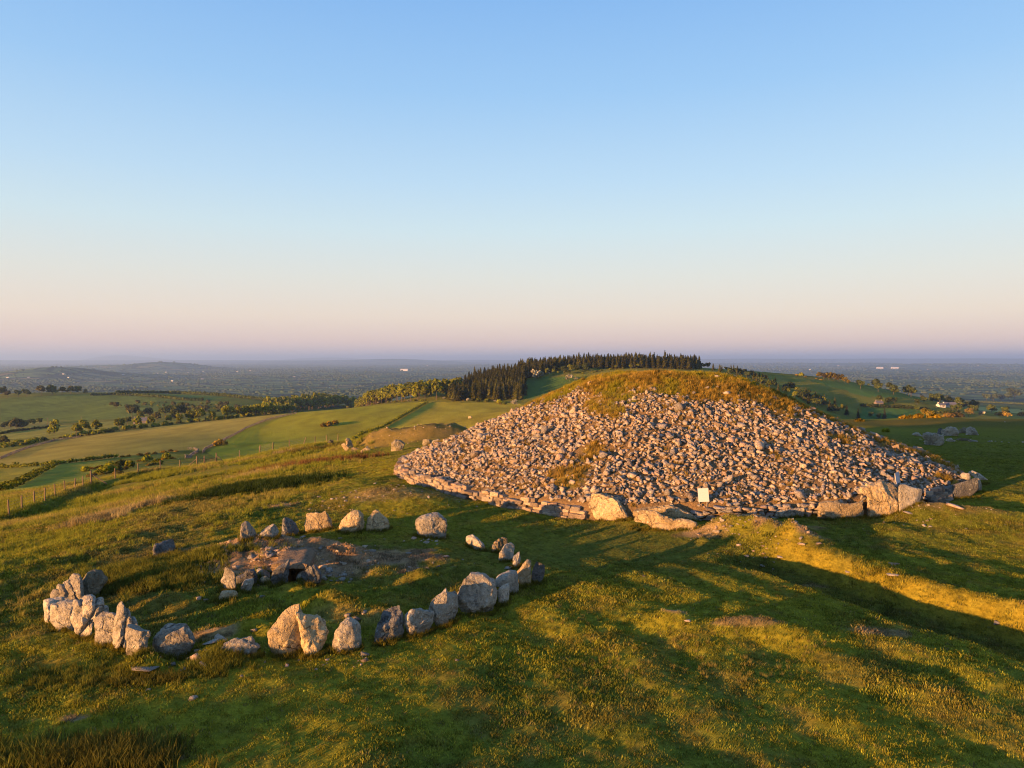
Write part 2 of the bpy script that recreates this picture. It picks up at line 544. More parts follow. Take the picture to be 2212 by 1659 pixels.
def rock_mat(name, c1, c2, c3, lich=.5, tint=False, moss=0.0, scale=1.0):
    m, t, out = mat_new(name)
    g = G(t)
    tcn = g.n('ShaderNodeTexCoord')
    oi = g.n('ShaderNodeObjectInfo')
    off = g.n('ShaderNodeVectorMath', operation='ADD')
    mul = g.math('MULTIPLY', oi.outputs['Random'], 57.0)
    g.l(tcn.outputs['Object'], off.inputs[0]); g.l(mul, off.inputs[1])
    v = off.outputs[0]
    n1 = g.noise(v, 2.2 * scale, 5, .65, .4)
    n2 = g.noise(v, 11 * scale, 4, .7)
    n3 = g.noise(v, 45 * scale, 3, .7)
    c = g.mix(g.ramp(n1, [(.3, 0), (.68, 1)]), c1, c2)
    c = g.mix(g.ramp(n2, [(.52, 0), (.68, 1)]), c, c3)
    c = g.mix(1.0, c, g.ramp(n3, [(.25, .72), (.75, 1.22)]), 'MULTIPLY')
    wp = g.n('ShaderNodeVectorMath', operation='SCALE'); wp.inputs['Scale'].default_value = .35
    nzc = g.n('ShaderNodeTexNoise'); nzc.inputs['Scale'].default_value = 3.0 * scale; nzc.inputs['Detail'].default_value = 4
    g.l(v, nzc.inputs['Vector']); g.l(nzc.outputs['Color'], wp.inputs[0])
    wa = g.n('ShaderNodeVectorMath', operation='ADD'); g.l(v, wa.inputs[0]); g.l(wp.outputs[0], wa.inputs[1])
    cr_ = g.n('ShaderNodeTexVoronoi', feature='DISTANCE_TO_EDGE'); cr_.inputs['Scale'].default_value = 1.5 * scale
    g.l(wa.outputs[0], cr_.inputs['Vector'])
    gate_ = g.ramp(g.noise(v, 1.3 * scale, 3, .6), [(.5, 1), (.6, 0)])
    crack = g.math('MAXIMUM', g.ramp(cr_.outputs['Distance'], [(.0, 0), (.035, 1)]), gate_)
    if not tint:
        c = g.mix(1.0, c, g.math('MULTIPLY_ADD', crack, .45, .55), 'MULTIPLY')
    stn = g.ramp(g.noise(v, .9 * scale, 4, .7, .6), [(.35, .62), (.6, 1.12)])
    if not tint:
        c = g.mix(1.0, c, stn, 'MULTIPLY')
    br = g.math('MULTIPLY_ADD', oi.outputs['Random'], .45, .78)
    c = g.mix(1.0, c, br, 'MULTIPLY')
    vo = g.n('ShaderNodeTexVoronoi'); vo.inputs['Scale'].default_value = 5.5 * scale
    g.l(v, vo.inputs['Vector'])
    dn = g.math('ADD', vo.outputs['Distance'], g.math('MULTIPLY', g.noise(v, 16 * scale, 2), .25))
    lic = g.math('MULTIPLY', g.ramp(dn, [(.27, 1), (.33, 0)]), g.ramp(g.noise(v, 1.7 * scale, 2), [(.5 - .12 * lich, 0), (.62, 1)]))
    c = g.mix(g.math('MULTIPLY', lic, .75 * lich), c, (.55, .54, .47))
    if moss:
        mo = g.ramp(g.noise(v, 3.1, 3), [(.55, 0), (.64, 1)])
        c = g.mix(g.math('MULTIPLY', mo, moss), c, (.13, .10, .02))
    if tint:
        at = g.n('ShaderNodeAttribute', attribute_name='tint')
        c = g.mix(1.0, c, at.outputs['Color'], 'MULTIPLY')
    nrm = g.bump(n3, .02, 1.0)
    nrm = g.bump(n2, .09, 1.0, nrm)
    nrm = g.bump(n1, .2, .8, nrm)
    nrm = g.bump(crack, .07, .8, nrm)
    g.bsdf(c, out, .92, nrm, .2)
    return m


def leaf_mat(name, colr, var=.35, trans=.35):
    m, t, out = mat_new(name)
    g = G(t)
    at = g.n('ShaderNodeAttribute', attribute_name='tint')
    oi = g.n('ShaderNodeObjectInfo')
    c = g.mix(1.0, colr, at.outputs['Color'], 'MULTIPLY')
    c = g.mix(1.0, c, g.math('MULTIPLY_ADD', oi.outputs['Random'], var * 2, 1 - var), 'MULTIPLY')
    d = g.n('ShaderNodeBsdfDiffuse'); tr = g.n('ShaderNodeBsdfTranslucent')
    g.l(c, d.inputs[0]); g.l(c, tr.inputs[0])
    mx = g.n('ShaderNodeMixShader'); mx.inputs[0].default_value = trans
    g.l(d.outputs[0], mx.inputs[1]); g.l(tr.outputs[0], mx.inputs[2]); g.l(mx.outputs[0], out.inputs[0])
    return m


def grass_mat():
    m, t, out = mat_new('grass_blades')
    g = G(t)
    at = g.n('ShaderNodeAttribute', attribute_name='gcol', attribute_type='INSTANCER')
    tip = g.n('ShaderNodeAttribute', attribute_name='tint')
    oi = g.n('ShaderNodeObjectInfo')
    c = g.mix(1.0, at.outputs['Color'], tip.outputs['Color'], 'MULTIPLY')
    c = g.mix(1.0, c, g.math('MULTIPLY_ADD', oi.outputs['Random'], .5, .75), 'MULTIPLY')
    d = g.n('ShaderNodeBsdfDiffuse'); tr = g.n('ShaderNodeBsdfTranslucent')
    g.l(c, d.inputs[0]); g.l(c, tr.inputs[0])
    mx = g.n('ShaderNodeMixShader'); mx.inputs[0].default_value = .42
    g.l(d.outputs[0], mx.inputs[1]); g.l(tr.outputs[0], mx.inputs[2]); g.l(mx.outputs[0], out.inputs[0])
    return m


def plain_mat(name, colr, rough=.8, nz=None, amt=.3, spec=.2):
    m, t, out = mat_new(name)
    g = G(t)
    tcn = g.n('ShaderNodeTexCoord')
    n1 = g.noise(tcn.outputs['Object'], nz or 8, 3, .6)
    c = g.mix(1.0, colr, g.ramp(n1, [(.25, 1 - amt), (.75, 1 + amt)]), 'MULTIPLY')
    g.bsdf(c, out, rough, None, spec)
    return m


M = {}
M['ground'] = ground_mat()
M['grey'] = rock_mat('grey_rock', (.32, .275, .215), (.44, .39, .31), (.18, .155, .125), 1.0)
M['brown'] = rock_mat('brown_rock', (.38, .28, .155), (.46, .355, .21), (.19, .135, .075), .85)
M['dark'] = rock_mat('dark_rock', (.12, .115, .11), (.19, .18, .165), (.07, .065, .06), .8)
M['mossy'] = rock_mat('mossy_rock', (.21, .18, .12), (.30, .25, .17), (.14, .11, .07), .5, moss=.7)
M['cairn'] = rock_mat('cairn_rock', (.44, .375, .31), (.52, .45, .38), (.30, .25, .21), .35, tint=True, scale=1.6)
M['conifer'] = leaf_mat('conifer_needles', (.085, .086, .020), .5)
M['broad'] = leaf_mat('broad_leaves', (.15, .16, .014))
M['broad_dark'] = leaf_mat('dark_leaves', (.066, .084, .020))
M['gorse'] = leaf_mat('gorse_leaves', (.11, .085, .015))
M['hawthorn'] = leaf_mat('may_blossom', (.34, .32, .24))
M['yellow'] = leaf_mat('yellow_gorse', (.26, .17, .02))
M['bark'] = plain_mat('bark', (.09, .065, .045))
M['post'] = plain_mat('weathered_wood', (.15, .105, .065), .85, 14, .35)
M['wire'] = plain_mat('wire', (.22, .2, .18), .5)
M['white'] = plain_mat('white_wall', (.55, .53, .51))
M['slate'] = plain_mat('slate_roof', (.10, .10, .12))
M['stone_wall_house'] = plain_mat('pale_render', (.42, .38, .33))
M['dirt'] = plain_mat('cairn_earth', (.085, .065, .04), .95, 3, .4)
M['grass'] = grass_mat()

# ------------------------------------------------------------------ mesh helpers
def mesh_np(name, V, Fc, mats=None, smooth=False, cols=None, sizes=None):
    """V (n,3); Fc (m,k) array of faces all of one size, or flat loop array with sizes"""
    me = bpy.data.meshes.new(name)
    V = np.asarray(V, np.float32)
    if sizes is None:
        Fc = np.asarray(Fc, np.int32)
        k = Fc.shape[1]
        loops = Fc.ravel(); starts = np.arange(0, len(loops), k, dtype=np.int32)
    else:
        loops = np.asarray(Fc, np.int32); sizes = np.asarray(sizes, np.int32)
        starts = np.concatenate([[0], np.cumsum(sizes)[:-1]]).astype(np.int32)
    me.vertices.add(len(V)); me.vertices.foreach_set('co', V.ravel())
    me.loops.add(len(loops)); me.loops.foreach_set('vertex_index', loops)
    me.polygons.add(len(starts)); me.polygons.foreach_set('loop_start', starts)
    me.update(calc_edges=True)
    me.validate()
    if smooth:
        me.polygons.foreach_set('use_smooth', np.ones(len(me.polygons), bool))
    if cols:
        for nm, arr in cols.items():
            arr = np.asarray(arr, np.float32)
            if arr.ndim == 1:
                a = me.attributes.new(nm, 'FLOAT', 'POINT'); a.data.foreach_set('value', arr)
            else:
                a = me.attributes.new(nm, 'FLOAT_COLOR', 'POINT')
                if arr.shape[1] == 3:
                    arr = np.concatenate([arr, np.ones((len(arr), 1), np.float32)], 1)
                a.data.foreach_set('color', arr.ravel())
    for m in (mats or []):
        me.materials.append(m)
    return me


def link(name, me, parent=None, loc=None):
    o = bpy.data.objects.new(name, me)
    col.objects.link(o)
    if loc is not None:
        o.location = loc
    if parent is not None:
        o.parent = parent
    return o


def tag(o, label=None, cat=None, group=None, kind=None):
    if label: o['label'] = label
    if cat: o['category'] = cat
    if group: o['group'] = group
    if kind: o['kind'] = kind
    elif cat: o['kind'] = 'thing'
    return o


def copy_tree(o, parent=None):
    c = o.copy(); col.objects.link(c); c.parent = parent
    for ch in o.children:
        copy_tree(ch, c)
    return c


class MB:
    def __init__(s):
        s.v, s.f = [], []

    def add(s, vs, fs):
        b = len(s.v)
        s.v += [tuple(p) for p in vs]
        s.f += [tuple(i + b for i in f) for f in fs]

    def box(s, c, size, rot=None):
        hx, hy, hz = [k / 2 for k in size]
        P = [Vector((x, y, z)) for x in (-hx, hx) for y in (-hy, hy) for z in (-hz, hz)]
        if rot is not None:
            P = [rot @ p for p in P]
        P = [p + Vector(c) for p in P]
        s.add(P, [(0, 1, 3, 2), (4, 6, 7, 5), (0, 4, 5, 1), (2, 3, 7, 6), (0, 2, 6, 4), (1, 5, 7, 3)])

    def bar(s, a, b, w, n=6, w2=None):
        a, b = Vector(a), Vector(b)
        d = (b - a).normalized()
        u = d.orthogonal().normalized(); v = d.cross(u)
        w2 = w if w2 is None else w2
        P = []
        for q, ww in ((a, w), (b, w2)):
            for i in range(n):
                an = 2 * math.pi * i / n
                P.append(q + (u * math.cos(an) + v * math.sin(an)) * ww)
        fs = [(i, (i + 1) % n, n + (i + 1) % n, n + i) for i in range(n)]
        fs += [tuple(reversed(range(n))), tuple(range(n, 2 * n))]
        s.add(P, fs)

    def mesh(s, name, mat, smooth=False):
        me = bpy.data.meshes.new(name)
        me.from_pydata(s.v, [], s.f)
        me.update()
        if mat: me.materials.append(mat)
        if smooth:
            me.polygons.foreach_set('use_smooth', np.ones(len(me.polygons), bool))
        return me

    def build(s, name, mat, parent=None, loc=None, smooth=False):
        return link(name, s.mesh(name, mat, smooth), parent, loc)


# ------------------------------------------------------------------ ground colour
def in_poly(px, py, P):
    ins = np.zeros(px.shape, bool)
    n = len(P)
    for i in range(n):
        x1, y1 = P[i]; x2, y2 = P[(i + 1) % n]
        if y1 == y2:
            continue
        c = ((y1 > py) != (y2 > py)) & (px < (x2 - x1) * (py - y1) / (y2 - y1) + x1)
        ins ^= c
    return ins


G1 = np.array([.215, .205, .022]); G2 = np.array([.145, .158, .022]); DRY = np.array([.215, .155, .040]); SOIL = np.array([.31, .21, .125])
# fields: colour, distance range, outline on the ground as seen (converted to ground points by projection)
FIELDS = [
    ('A', [(0, 900), (600, 770), (1150, 705), (1700, 650), (2212, 600), (2212, 640), (1640, 850), (1540, 890), (1430, 880), (900, 935), (560, 980), (0, 1020)], (130, 650), (.132, .122, .034)),
    ('A', [(0, 1020), (400, 995), (300, 1060), (0, 1190)], (100, 600), (.105, .11, .022)),
    ('A', [(430, 990), (840, 960), (700, 1100), (0, 1220), (130, 1150)], (85, 600), (.09, .11, .022)),
    ('A', [(1600, 900), (1900, 715), (2212, 615), (2500, 500), (2500, 940), (1700, 960)], (120, 700), (.125, .130, .013)),
    ('B', [(0, 720), (320, 615), (750, 540), (1400, 510), (1050, 710), (830, 810), (0, 900)], (120, 700), (.125, .130, .013)),
    ('B', [(1420, 510), (2100, 520), (2212, 560), (1700, 760), (1000, 740)], (120, 700), (.135, .128, .018)),
    ('A', [(0, 480), (640, 450), (1300, 465), (1560, 500), (1300, 560), (900, 640), (0, 660)], (600, 1600), (.06, .085, .022)),
    ('A', [(0, 645), (300, 640), (450, 690), (0, 735)], (600, 900), (.105, .115, .04)),
    ('A', [(450, 690), (900, 655), (930, 700), (440, 780), (0, 800), (0, 760)], (450, 900), (.105, .115, .03)),
    ('A', [(1200, 445), (1770, 470), (1560, 500), (1430, 500)], (700, 1700), (.05, .08, .022)),
    ('A', [(1820, 462), (2212, 455), (2212, 490), (1950, 485)], (800, 2600), (.20, .19, .08)),
    ('D', [(960, 540), (1380, 560), (1500, 640), (940, 660)], (300, 1600), (.03, .07, .02)),
    ('D', [(500, 330), (900, 360), (1500, 430), (2212, 460), (2212, 520), (1000, 470)], (500, 2600), (.032, .07, .022)),
    ('D', [(1860, 545), (2212, 570), (2212, 600), (1870, 575)], (300, 2600), (.15, .15, .06)),
    ('C', [(240, 330), (600, 310), (760, 330), (400, 460), (200, 500)], (400, 900), (.035, .07, .018)),
]


def ground_col(x, y, z):
    r = np.hypot(x, y)
    n1 = fbm(x * .22, y * .22, 61, 4, .55); n2 = fbm(x * 1.3, y * 1.3, 62, 3, .6); n3 = fbm(x * .05, y * .05, 63, 3)
    c = G1 + (G2 - G1) * sst(-.25, .3, n1)[:, None]
    dry = sst(.12, .55, n2 + .5 * n1 + .12)
    left = sst(-4, -16, x - .1 * (y - 20)) * sst(10, 24, y)
    dry = np.clip(dry * .4 + .25 * left * sst(-.3, .3, n2 + n3), 0, 1)
    c = c + (DRY - c) * dry[:, None]
    # worn short turf between the ring and the cairn
    path = np.exp(-(((x - 3.5) / 7) ** 2 + ((y - 25.5) / 4.0) ** 2))
    c = c + (np.array([.12, .13, .026]) - c) * (path * .8)[:, None]
    rt = sst(18, 30, x) * sst(20, 34, y)
    c = c + (np.array([.115, .13, .022]) - c) * (rt * .7)[:, None]
    pl = np.exp(-(((x + 14 + .35 * (y - 28)) / 2.2) ** 2)) * sst(16, 22, y) * sst(52, 40, y)
    c = c + (np.array([.14, .115, .05]) - c) * (pl * .5)[:, None]
    # bare soil on the worn mound, near the pit, and on the bank by the big cairn
    hx, hy = wpt(*CR['G']((900, 200)), z=.5)
    q = np.sqrt(((x - hx - .3) / 5.0) ** 2 + ((y - hy) / 2.4) ** 2) + .5 * n2
    so = sst(1.05, .7, q)
    for kx, ky, rx, ry, a in ((*wpt(*CR['G']((250, 480))), 1.2, .8, .8), (*wpt(*CR['G']((1900, 1000))), 1.6, .5, .3), (*wpt(*CR['H']((1800, 320))), 2.2, .6, .9), (*wpt(*CR['H']((1990, 400))), 1.4, .6, .9),
                              (*wpt(*CR['I']((1100, 1150))), .8, .5, .8), (*wpt(*CR['H']((1100, 1080))), .5, .25, .8), (*wpt(*CR['H']((1650, 1160))), 1.0, .25, .7),
                              (*wpt(*CR['J']((580, 880))), .25, .15, .8), (*wpt(*CR['J']((1390, 1185))), .2, .12, .8), (*wpt(*CR['J']((1650, 280))), .7, .5, .8), (*wpt(*CR['D']((1700, 1360))), 2.5, 1.4, .55),
                              (*wpt(*CR['B']((1250, 1270))), 3.5, 1.5, .45), (*wpt(*CR['B']((250, 1270))), 1.0, .8, .7), (*wpt(*CR['H']((1300, 350))), 1.0, .7, .7), (*wpt(*CR['I']((600, 650))), .6, .3, .6)):
        q = np.sqrt(((x - kx) / rx) ** 2 + ((y - ky) / ry) ** 2) + .5 * n2
        so = np.maximum(so, a * sst(1.1, .6, q))
    sd, al = seg_dist(x, y, BANKL)
    so = np.maximum(so, .9 * sst(.8, .3, np.abs(sd) + n2 * .4) * sst(-.5, .4, al) * sst(7.5, 6.5, al))
    c = c + (SOIL * (1 + .6 * n2[:, None]) - c) * so[:, None]
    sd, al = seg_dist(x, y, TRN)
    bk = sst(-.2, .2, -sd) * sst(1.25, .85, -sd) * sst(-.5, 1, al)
    c = c + (np.array([.23, .19, .024]) * (1 + .5 * n2[:, None]) - c) * (bk * .85)[:, None]  # sunlit bank face: low sun put into a brighter turf colour
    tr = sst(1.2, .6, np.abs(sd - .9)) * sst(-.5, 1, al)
    c = c + (np.array([.05, .05, .02]) - c) * (tr * .5)[:, None]  # trench floor darkened, its shade painted into the ground colour
    # middle distance
    mid = sst(75, 115, r)
    mc = np.array([.15, .165, .026]) * (1 + .5 * n3[:, None]) + np.array([.04, .02, .0]) * sst(-.1, .35, fbm(x * .02, y * .02, 66, 3))[:, None]
    c = c + (mc - c) * mid[:, None]
    sel = (r > 85) & (r < 3000) & (y > 0)
    if np.any(sel):
        px, py, _ = project(x[sel], y[sel], z[sel])
        cs = c[sel]; rs = r[sel]
        var = 2.1 + (.7 * fbm(x[sel] * .15, y[sel] * .05, 73, 3))[:, None] + .6 * fbm(x[sel] * .03, y[sel] * .012, 71, 3)[:, None] + .16 * n1[sel][:, None]
        for cr, P, (d0, d1), fc in FIELDS:
            ins = in_poly(px, py, [CR[cr](p) for p in P]) & (rs > d0) & (rs < d1)
            cs[ins] = (np.array(fc) * np.array([1.14, 1.05, .78]) * var)[ins]
        c[sel] = cs
    rg = sst(88, 100, y) * sst(136, 128, y) * sst(10, 25, x)
    c = c + (np.array([.13, .11, .03]) - c) * (rg * .75)[:, None]
    # the worn old mound beyond
    q = np.sqrt(((x - MOUNDX) / 9.6) ** 2 + ((y - MOUNDY) / 8.4) ** 2) + .25 * n2
    ms = sst(1.0, .7, q)
    c = c + (np.array([.20, .145, .06]) * (1 + .5 * n2[:, None]) - c) * (ms * .75)[:, None]
    c = c * (1 + .35 * (fbm(x * 3.1, y * 3.1, 131, 3, .6) * sst(70, 30, r))[:, None])
    return np.clip(c, .005, 1), sst(1800, 2700, r)


# ------------------------------------------------------------------ ground mesh
def build_ground():
    th = np.concatenate([np.radians(np.linspace(-180, -48, 34)[:-1]), np.radians(np.linspace(-48, -39, 25)[:-1]), np.radians(np.linspace(-39, 39, 640)), np.radians(np.linspace(39, 48, 25)[1:]), np.radians(np.linspace(48, 180, 34)[1:-1])])
    r = np.concatenate([[2.0, 4.0, 6.0, 7.5], 8.6 * np.exp(np.arange(0, math.log(62 / 8.6), .0054)), 62 * np.exp(np.arange(0.006, math.log(2700 / 62), .0135)), 2700 * np.exp(np.arange(.01, math.log(56000 / 2700), .035))])
    nth, nr = len(th), len(r)
    RR, TH = np.meshgrid(r, th, indexing='ij')
    x, y = (RR * np.sin(TH)).ravel(), (RR * np.cos(TH)).ravel()
    z = H(x, y)
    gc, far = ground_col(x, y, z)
    i = np.arange(nr - 1)[:, None] * nth + np.arange(nth)[None, :]
    j = np.arange(nr - 1)[:, None] * nth + (np.arange(nth)[None, :] + 1) % nth
    Fq = np.stack([i, j, j + nth, i + nth], -1).reshape(-1, 4)[:, ::-1]
    V = np.stack([x, y, z], 1)
    V = np.concatenate([V, [[0, 0, gz(0.01, 0.01)]]])
    gc = np.concatenate([gc, gc[:1]]); far = np.concatenate([far, [0]])
    c = len(V) - 1
    tri = np.stack([np.arange(nth), np.full(nth, c), (np.arange(nth) + 1) % nth], 1)[:, ::-1]
    loops = np.concatenate([Fq.ravel(), tri.ravel()])
    sizes = np.concatenate([np.full(len(Fq), 4), np.full(len(tri), 3)])
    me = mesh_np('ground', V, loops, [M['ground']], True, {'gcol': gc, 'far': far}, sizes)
    o = link('ground', me)
    tag(o, 'grassy hilltop with fields and a wide plain beyond', kind='structure')
    return o


build_ground()

# ------------------------------------------------------------------ large stones
def stone(label, mat, cr, poly, th=.7, yaw=None, strata=None, facets=5, rough=.06, sink=.22, dist=None, group=None, cat='standing stone', name='standing_stone', ring=None, square=.55, seed=None, lift=0.0, off=.25, push=0.0, shrink=.95):
    P = np.array([CR[cr](p) for p in poly])
    by = P[:, 1].max()
    cx0 = (P[:, 0].min() + P[:, 0].max()) / 2
    if dist is None:
        base = hit(cx0, by - .8, 6.0)
    else:
        v = ray(cx0, by); t = dist / v[1]
        base = Vector((v[0] * t, v[1] * t, CAMZ + v[2] * t))
    sd = seed if seed is not None else int(abs(poly[0][0] * 7 + poly[0][1] * 13 + len(poly)))
    rs = np.random.default_rng(sd)
    depth = base.y * CP - (base.z - CAMZ) * SP
    mpp = depth / F
    hd = Vector((base.x, base.y, 0)).normalized()           # away from the camera
    lat = Vector((hd.y, -hd.x, 0))
    el = math.atan2(CAMZ - base.z, math.hypot(base.x, base.y))
    if cr == 'E' and ring is not None and yaw is not None and yaw < -.3:
        shrink = .89
    U = (P[:, 0] - cx0) * mpp * shrink
    V = (by - P[:, 1]) * mpp / math.cos(el)
    h, w = V.max(), U.max() - U.min()
    V = np.where(V < .16 * h, V * .3 - sink, V)
    if yaw is None:
        k = 0.0
        if ring is not None:
            rx, ry = base.x - ring[0], base.y - ring[1]
            tx, ty = -ry, rx
            a = tx * lat.x + ty * lat.y; b = tx * hd.x + ty * hd.y
            k = float(np.clip(b / a if abs(a) > .05 else 0, -.75, .75))
    else:
        k = yaw
    # smooth closed outline
    n = len(U)
    seq = []
    NS = 6
    for i in range(n):
        p0, p1, p2, p3 = [np.array((U[(i + q) % n], V[(i + q) % n])) for q in (-1, 0, 1, 2)]
        for s in np.linspace(0, 1, NS, endpoint=False):
            cm = .5 * ((2 * p1) + (-p0 + p2) * s + (2 * p0 - 5 * p1 + 4 * p2 - p3) * s * s + (-p0 + 3 * p1 - 3 * p2 + p3) * s ** 3)
            ln = p1 + (p2 - p1) * s
            seq.append(.45 * cm + .55 * ln)
    seq = np.array(seq)
    L = np.concatenate([[0], np.cumsum(np.hypot(*np.diff(np.concatenate([seq, seq[:1]]), axis=0).T))])
    NN = 84
    q = np.linspace(0, L[-1], NN, endpoint=False)
    sx = np.interp(q, L, np.append(seq[:, 0], seq[0, 0])); sy = np.interp(q, L, np.append(seq[:, 1], seq[0, 1]))
    uc, vc = sx.mean(), sy.mean()
    thick = th * min(w, max(h, .3) * 1.3)
    MM = 29
    a = np.linspace(-math.pi / 2, math.pi / 2, MM)
    sc = np.abs(np.cos(a)) ** square
    ww = np.sign(np.sin(a)) * np.abs(np.sin(a)) ** .75 * thick / 2
    sc[0] = sc[-1] = .02
    uu = uc + (sx[None, :] - uc) * sc[:, None]
    vv = vc + (sy[None, :] - vc) * sc[:, None]
    wd = np.repeat(ww[:, None], NN, 1)
    X = np.stack([uu.ravel(), wd.ravel(), vv.ravel()], 1)
    C = np.array([uc, 0, vc])
    ext = np.array([w / 2, thick / 2, h / 2])
    # broken faces: cut with planes that mostly face the front, back and top
    for i in range(facets):
        nn = rs.normal(size=3) * np.array([.6, 1.5, .5])
        nn /= np.linalg.norm(nn)
        off_ = np.linalg.norm(nn * ext) * rs.uniform(.74, .95)
        dd = (X - C) @ nn - off_
        X = X - np.outer(np.maximum(dd, 0), nn)
    # relief
    o3 = rs.uniform(0, 50, 3)
    size = (w + h) / 2
    cen = X - C
    ln = np.linalg.norm(cen, axis=1, keepdims=True) + 1e-6
    nd = cen / ln
    disp = np.empty(len(X))
    for i, p in enumerate(X):
        v3 = Vector(p + o3)
        disp[i] = (mnoise.noise(v3 * (1.6 / size ** .5)) * 1.2 + .75 * mnoise.noise(v3 * (4.5 / size ** .5)) + .55 * mnoise.noise(v3 * 9.0) + .35 * mnoise.noise(v3 * 18)) * rough * size
        rg_ = 1 - abs(mnoise.noise(v3 * (2.6 / size ** .5) + Vector((9, 3, 1)))) * 2
        disp[i] -= max(0, rg_ - .72) * rough * size * 1.3
        if strata:
            ang, freq, amp = strata
            qq = p[0] * math.cos(ang) + p[2] * math.sin(ang) + .08 * mnoise.noise(v3 * 2.2) + p[1] * .25
            f = qq * freq
            jj = math.floor(f)
            fr = f - jj
            step = (math.sin(jj * 12.9898) * 43758.5453) % 1.0
            disp[i] += amp * ((step - .5) * 1.1 - .9 * max(0, 1 - min(fr, 1 - fr) / .28))
    X = X + nd * disp[:, None]
    # to the place: lateral, depth, up
    W = X[:, 1] + k * X[:, 0] + off * thick
    PX = np.stack([lat.x * X[:, 0] + hd.x * W, lat.y * X[:, 0] + hd.y * W, X[:, 2] + lift], 1)
    i = np.arange(MM - 1)[:, None] * NN + np.arange(NN)[None, :]
    j = np.arange(MM - 1)[:, None] * NN + (np.arange(NN)[None, :] + 1) % NN
    Fq = np.stack([i, j, j + NN, i + NN], -1).reshape(-1, 4)
    loops = np.concatenate([Fq.ravel(), np.arange(NN)[::-1], np.arange(NN) + (MM - 1) * NN])
    me = mesh_np(name, PX, loops, [M[mat]], True, None, np.concatenate([np.full(len(Fq), 4), [NN, NN]]))
    me.set_sharp_from_angle(angle=R(38))
    base = base + hd * push
    o = link(name, me, None, base)
    tag(o, label, cat, group)
    STONES.append((base.x + hd.x * off * thick, base.y + hd.y * off * thick, max(w / 2, .2), thick / 2, lat, hd, k, h))
    return o


STONES = []
RG = 'standing stones of the small ring'
RC = (SX, SY)
# left arc, from the back to the front
stone('short dark grey boulder standing alone in long grass behind the left arc', 'dark', 'E', [(1030, 560), (1025, 500), (1050, 470), (1110, 458), (1170, 465), (1192, 500), (1190, 555), (1100, 572)], .8, group=RG, ring=RC)
stone('bluish boulder with a rusty moss patch beside the split slab on the far left', 'mossy', 'E', [(470, 870), (465, 750), (500, 715), (570, 700), (620, 705), (655, 745), (668, 775), (640, 815), (560, 855), (500, 880)], .8, group=RG, ring=RC, yaw=.2)
stone('tall split slab with upright grooves at the top of the left arc', 'grey', 'E', [(252, 912), (252, 850), (278, 785), (340, 760), (378, 730), (402, 722), (430, 738), (455, 732), (475, 830), (465, 935), (380, 925), (320, 908)], .6, group=RG, ring=RC, strata=(.2, 4.0, .08), yaw=-.45)
stone('squat square block forming the leftmost edge of the ring', 'grey', 'E', [(192, 1068), (188, 940), (205, 920), (290, 905), (350, 905), (380, 925), (300, 980), (250, 1075)], 1.0, group=RG, ring=RC, yaw=-.5)
stone('rounded cube stone with a blue grey top between the leftmost block and the layered slab', 'grey', 'E', [(258, 1135), (240, 965), (300, 945), (400, 935), (415, 950), (428, 1128), (330, 1145)], .95, group=RG, ring=RC, yaw=-.4)
stone('broad layered slab with dark diagonal cracks in the left arc', 'grey', 'E', [(440, 1140), (410, 960), (440, 925), (500, 930), (560, 920), (610, 910), (642, 915), (690, 985), (690, 1020), (625, 1045), (575, 1100), (545, 1178), (480, 1180)], .8, group=RG, ring=RC, strata=(-.5, 3.4, .09), yaw=-.5)
stone('smooth egg shaped stone between the layered slab and the ribbed spike', 'grey', 'E', [(572, 1228), (575, 1110), (590, 1060), (630, 1030), (700, 1022), (750, 1030), (748, 1120), (715, 1225), (640, 1250)], .85, group=RG, ring=RC, yaw=-.4)
stone('ribbed pointed spike, the thinnest and most deeply grooved stone of the ring', 'grey', 'E', [(722, 1272), (735, 1150), (755, 1000), (790, 962), (832, 985), (860, 1012), (900, 1060), (930, 1125), (875, 1150), (825, 1190), (815, 1285), (760, 1280)], .75, group=RG, ring=RC, strata=(-.18, 5.0, .085), yaw=-.55, facets=2)
stone('upright block with a flat sloping top, just in front of the ribbed spike', 'grey', 'E', [(815, 1318), (815, 1190), (860, 1150), (960, 1130), (1005, 1140), (1010, 1220), (1000, 1262), (922, 1350), (860, 1345)], .9, group=RG, ring=RC, yaw=-.55, square=.4, push=.35)
stone('wide pale boulder with a bluish right shoulder, alone at the front left of the ring', 'grey', 'E', [(1035, 1282), (1045, 1190), (1090, 1130), (1150, 1105), (1270, 1108), (1340, 1150), (1380, 1195), (1330, 1255), (1290, 1315), (1150, 1318), (1060, 1305)], .75, group=RG, ring=RC, facets=7, yaw=-.05, push=-.15)
stone('low flat slab lying on a grassy hump at the front of the ring', 'grey', 'E', [(1525, 1330), (1580, 1290), (1720, 1255), (1850, 1252), (1857, 1330), (1780, 1365), (1620, 1380), (1560, 1352)], .7, group=RG, cat='fallen stone', name='fallen_stone', strata=(1.4, 6, .03), sink=.3, square=.4, push=.25)
stone('huge brown slab with a peaked top and lichen spots, left half of the split pair', 'brown', 'E', [(1962, 1305), (1915, 1190), (1930, 1130), (1990, 1060), (2050, 1000), (2090, 970), (2150, 975), (2178, 1030), (2185, 1150), (2185, 1300), (2060, 1332)], .5, group=RG, ring=RC, facets=5, yaw=.12)
stone('huge brown slab with a dark cleft, right half of the split pair', 'brown', 'F', [(118, 1250), (98, 1100), (70, 1000), (180, 1030), (272, 1060), (300, 1150), (325, 1190), (292, 1290), (210, 1330), (145, 1320)], .55, group=RG, ring=RC, facets=6, yaw=.3, rough=.07)
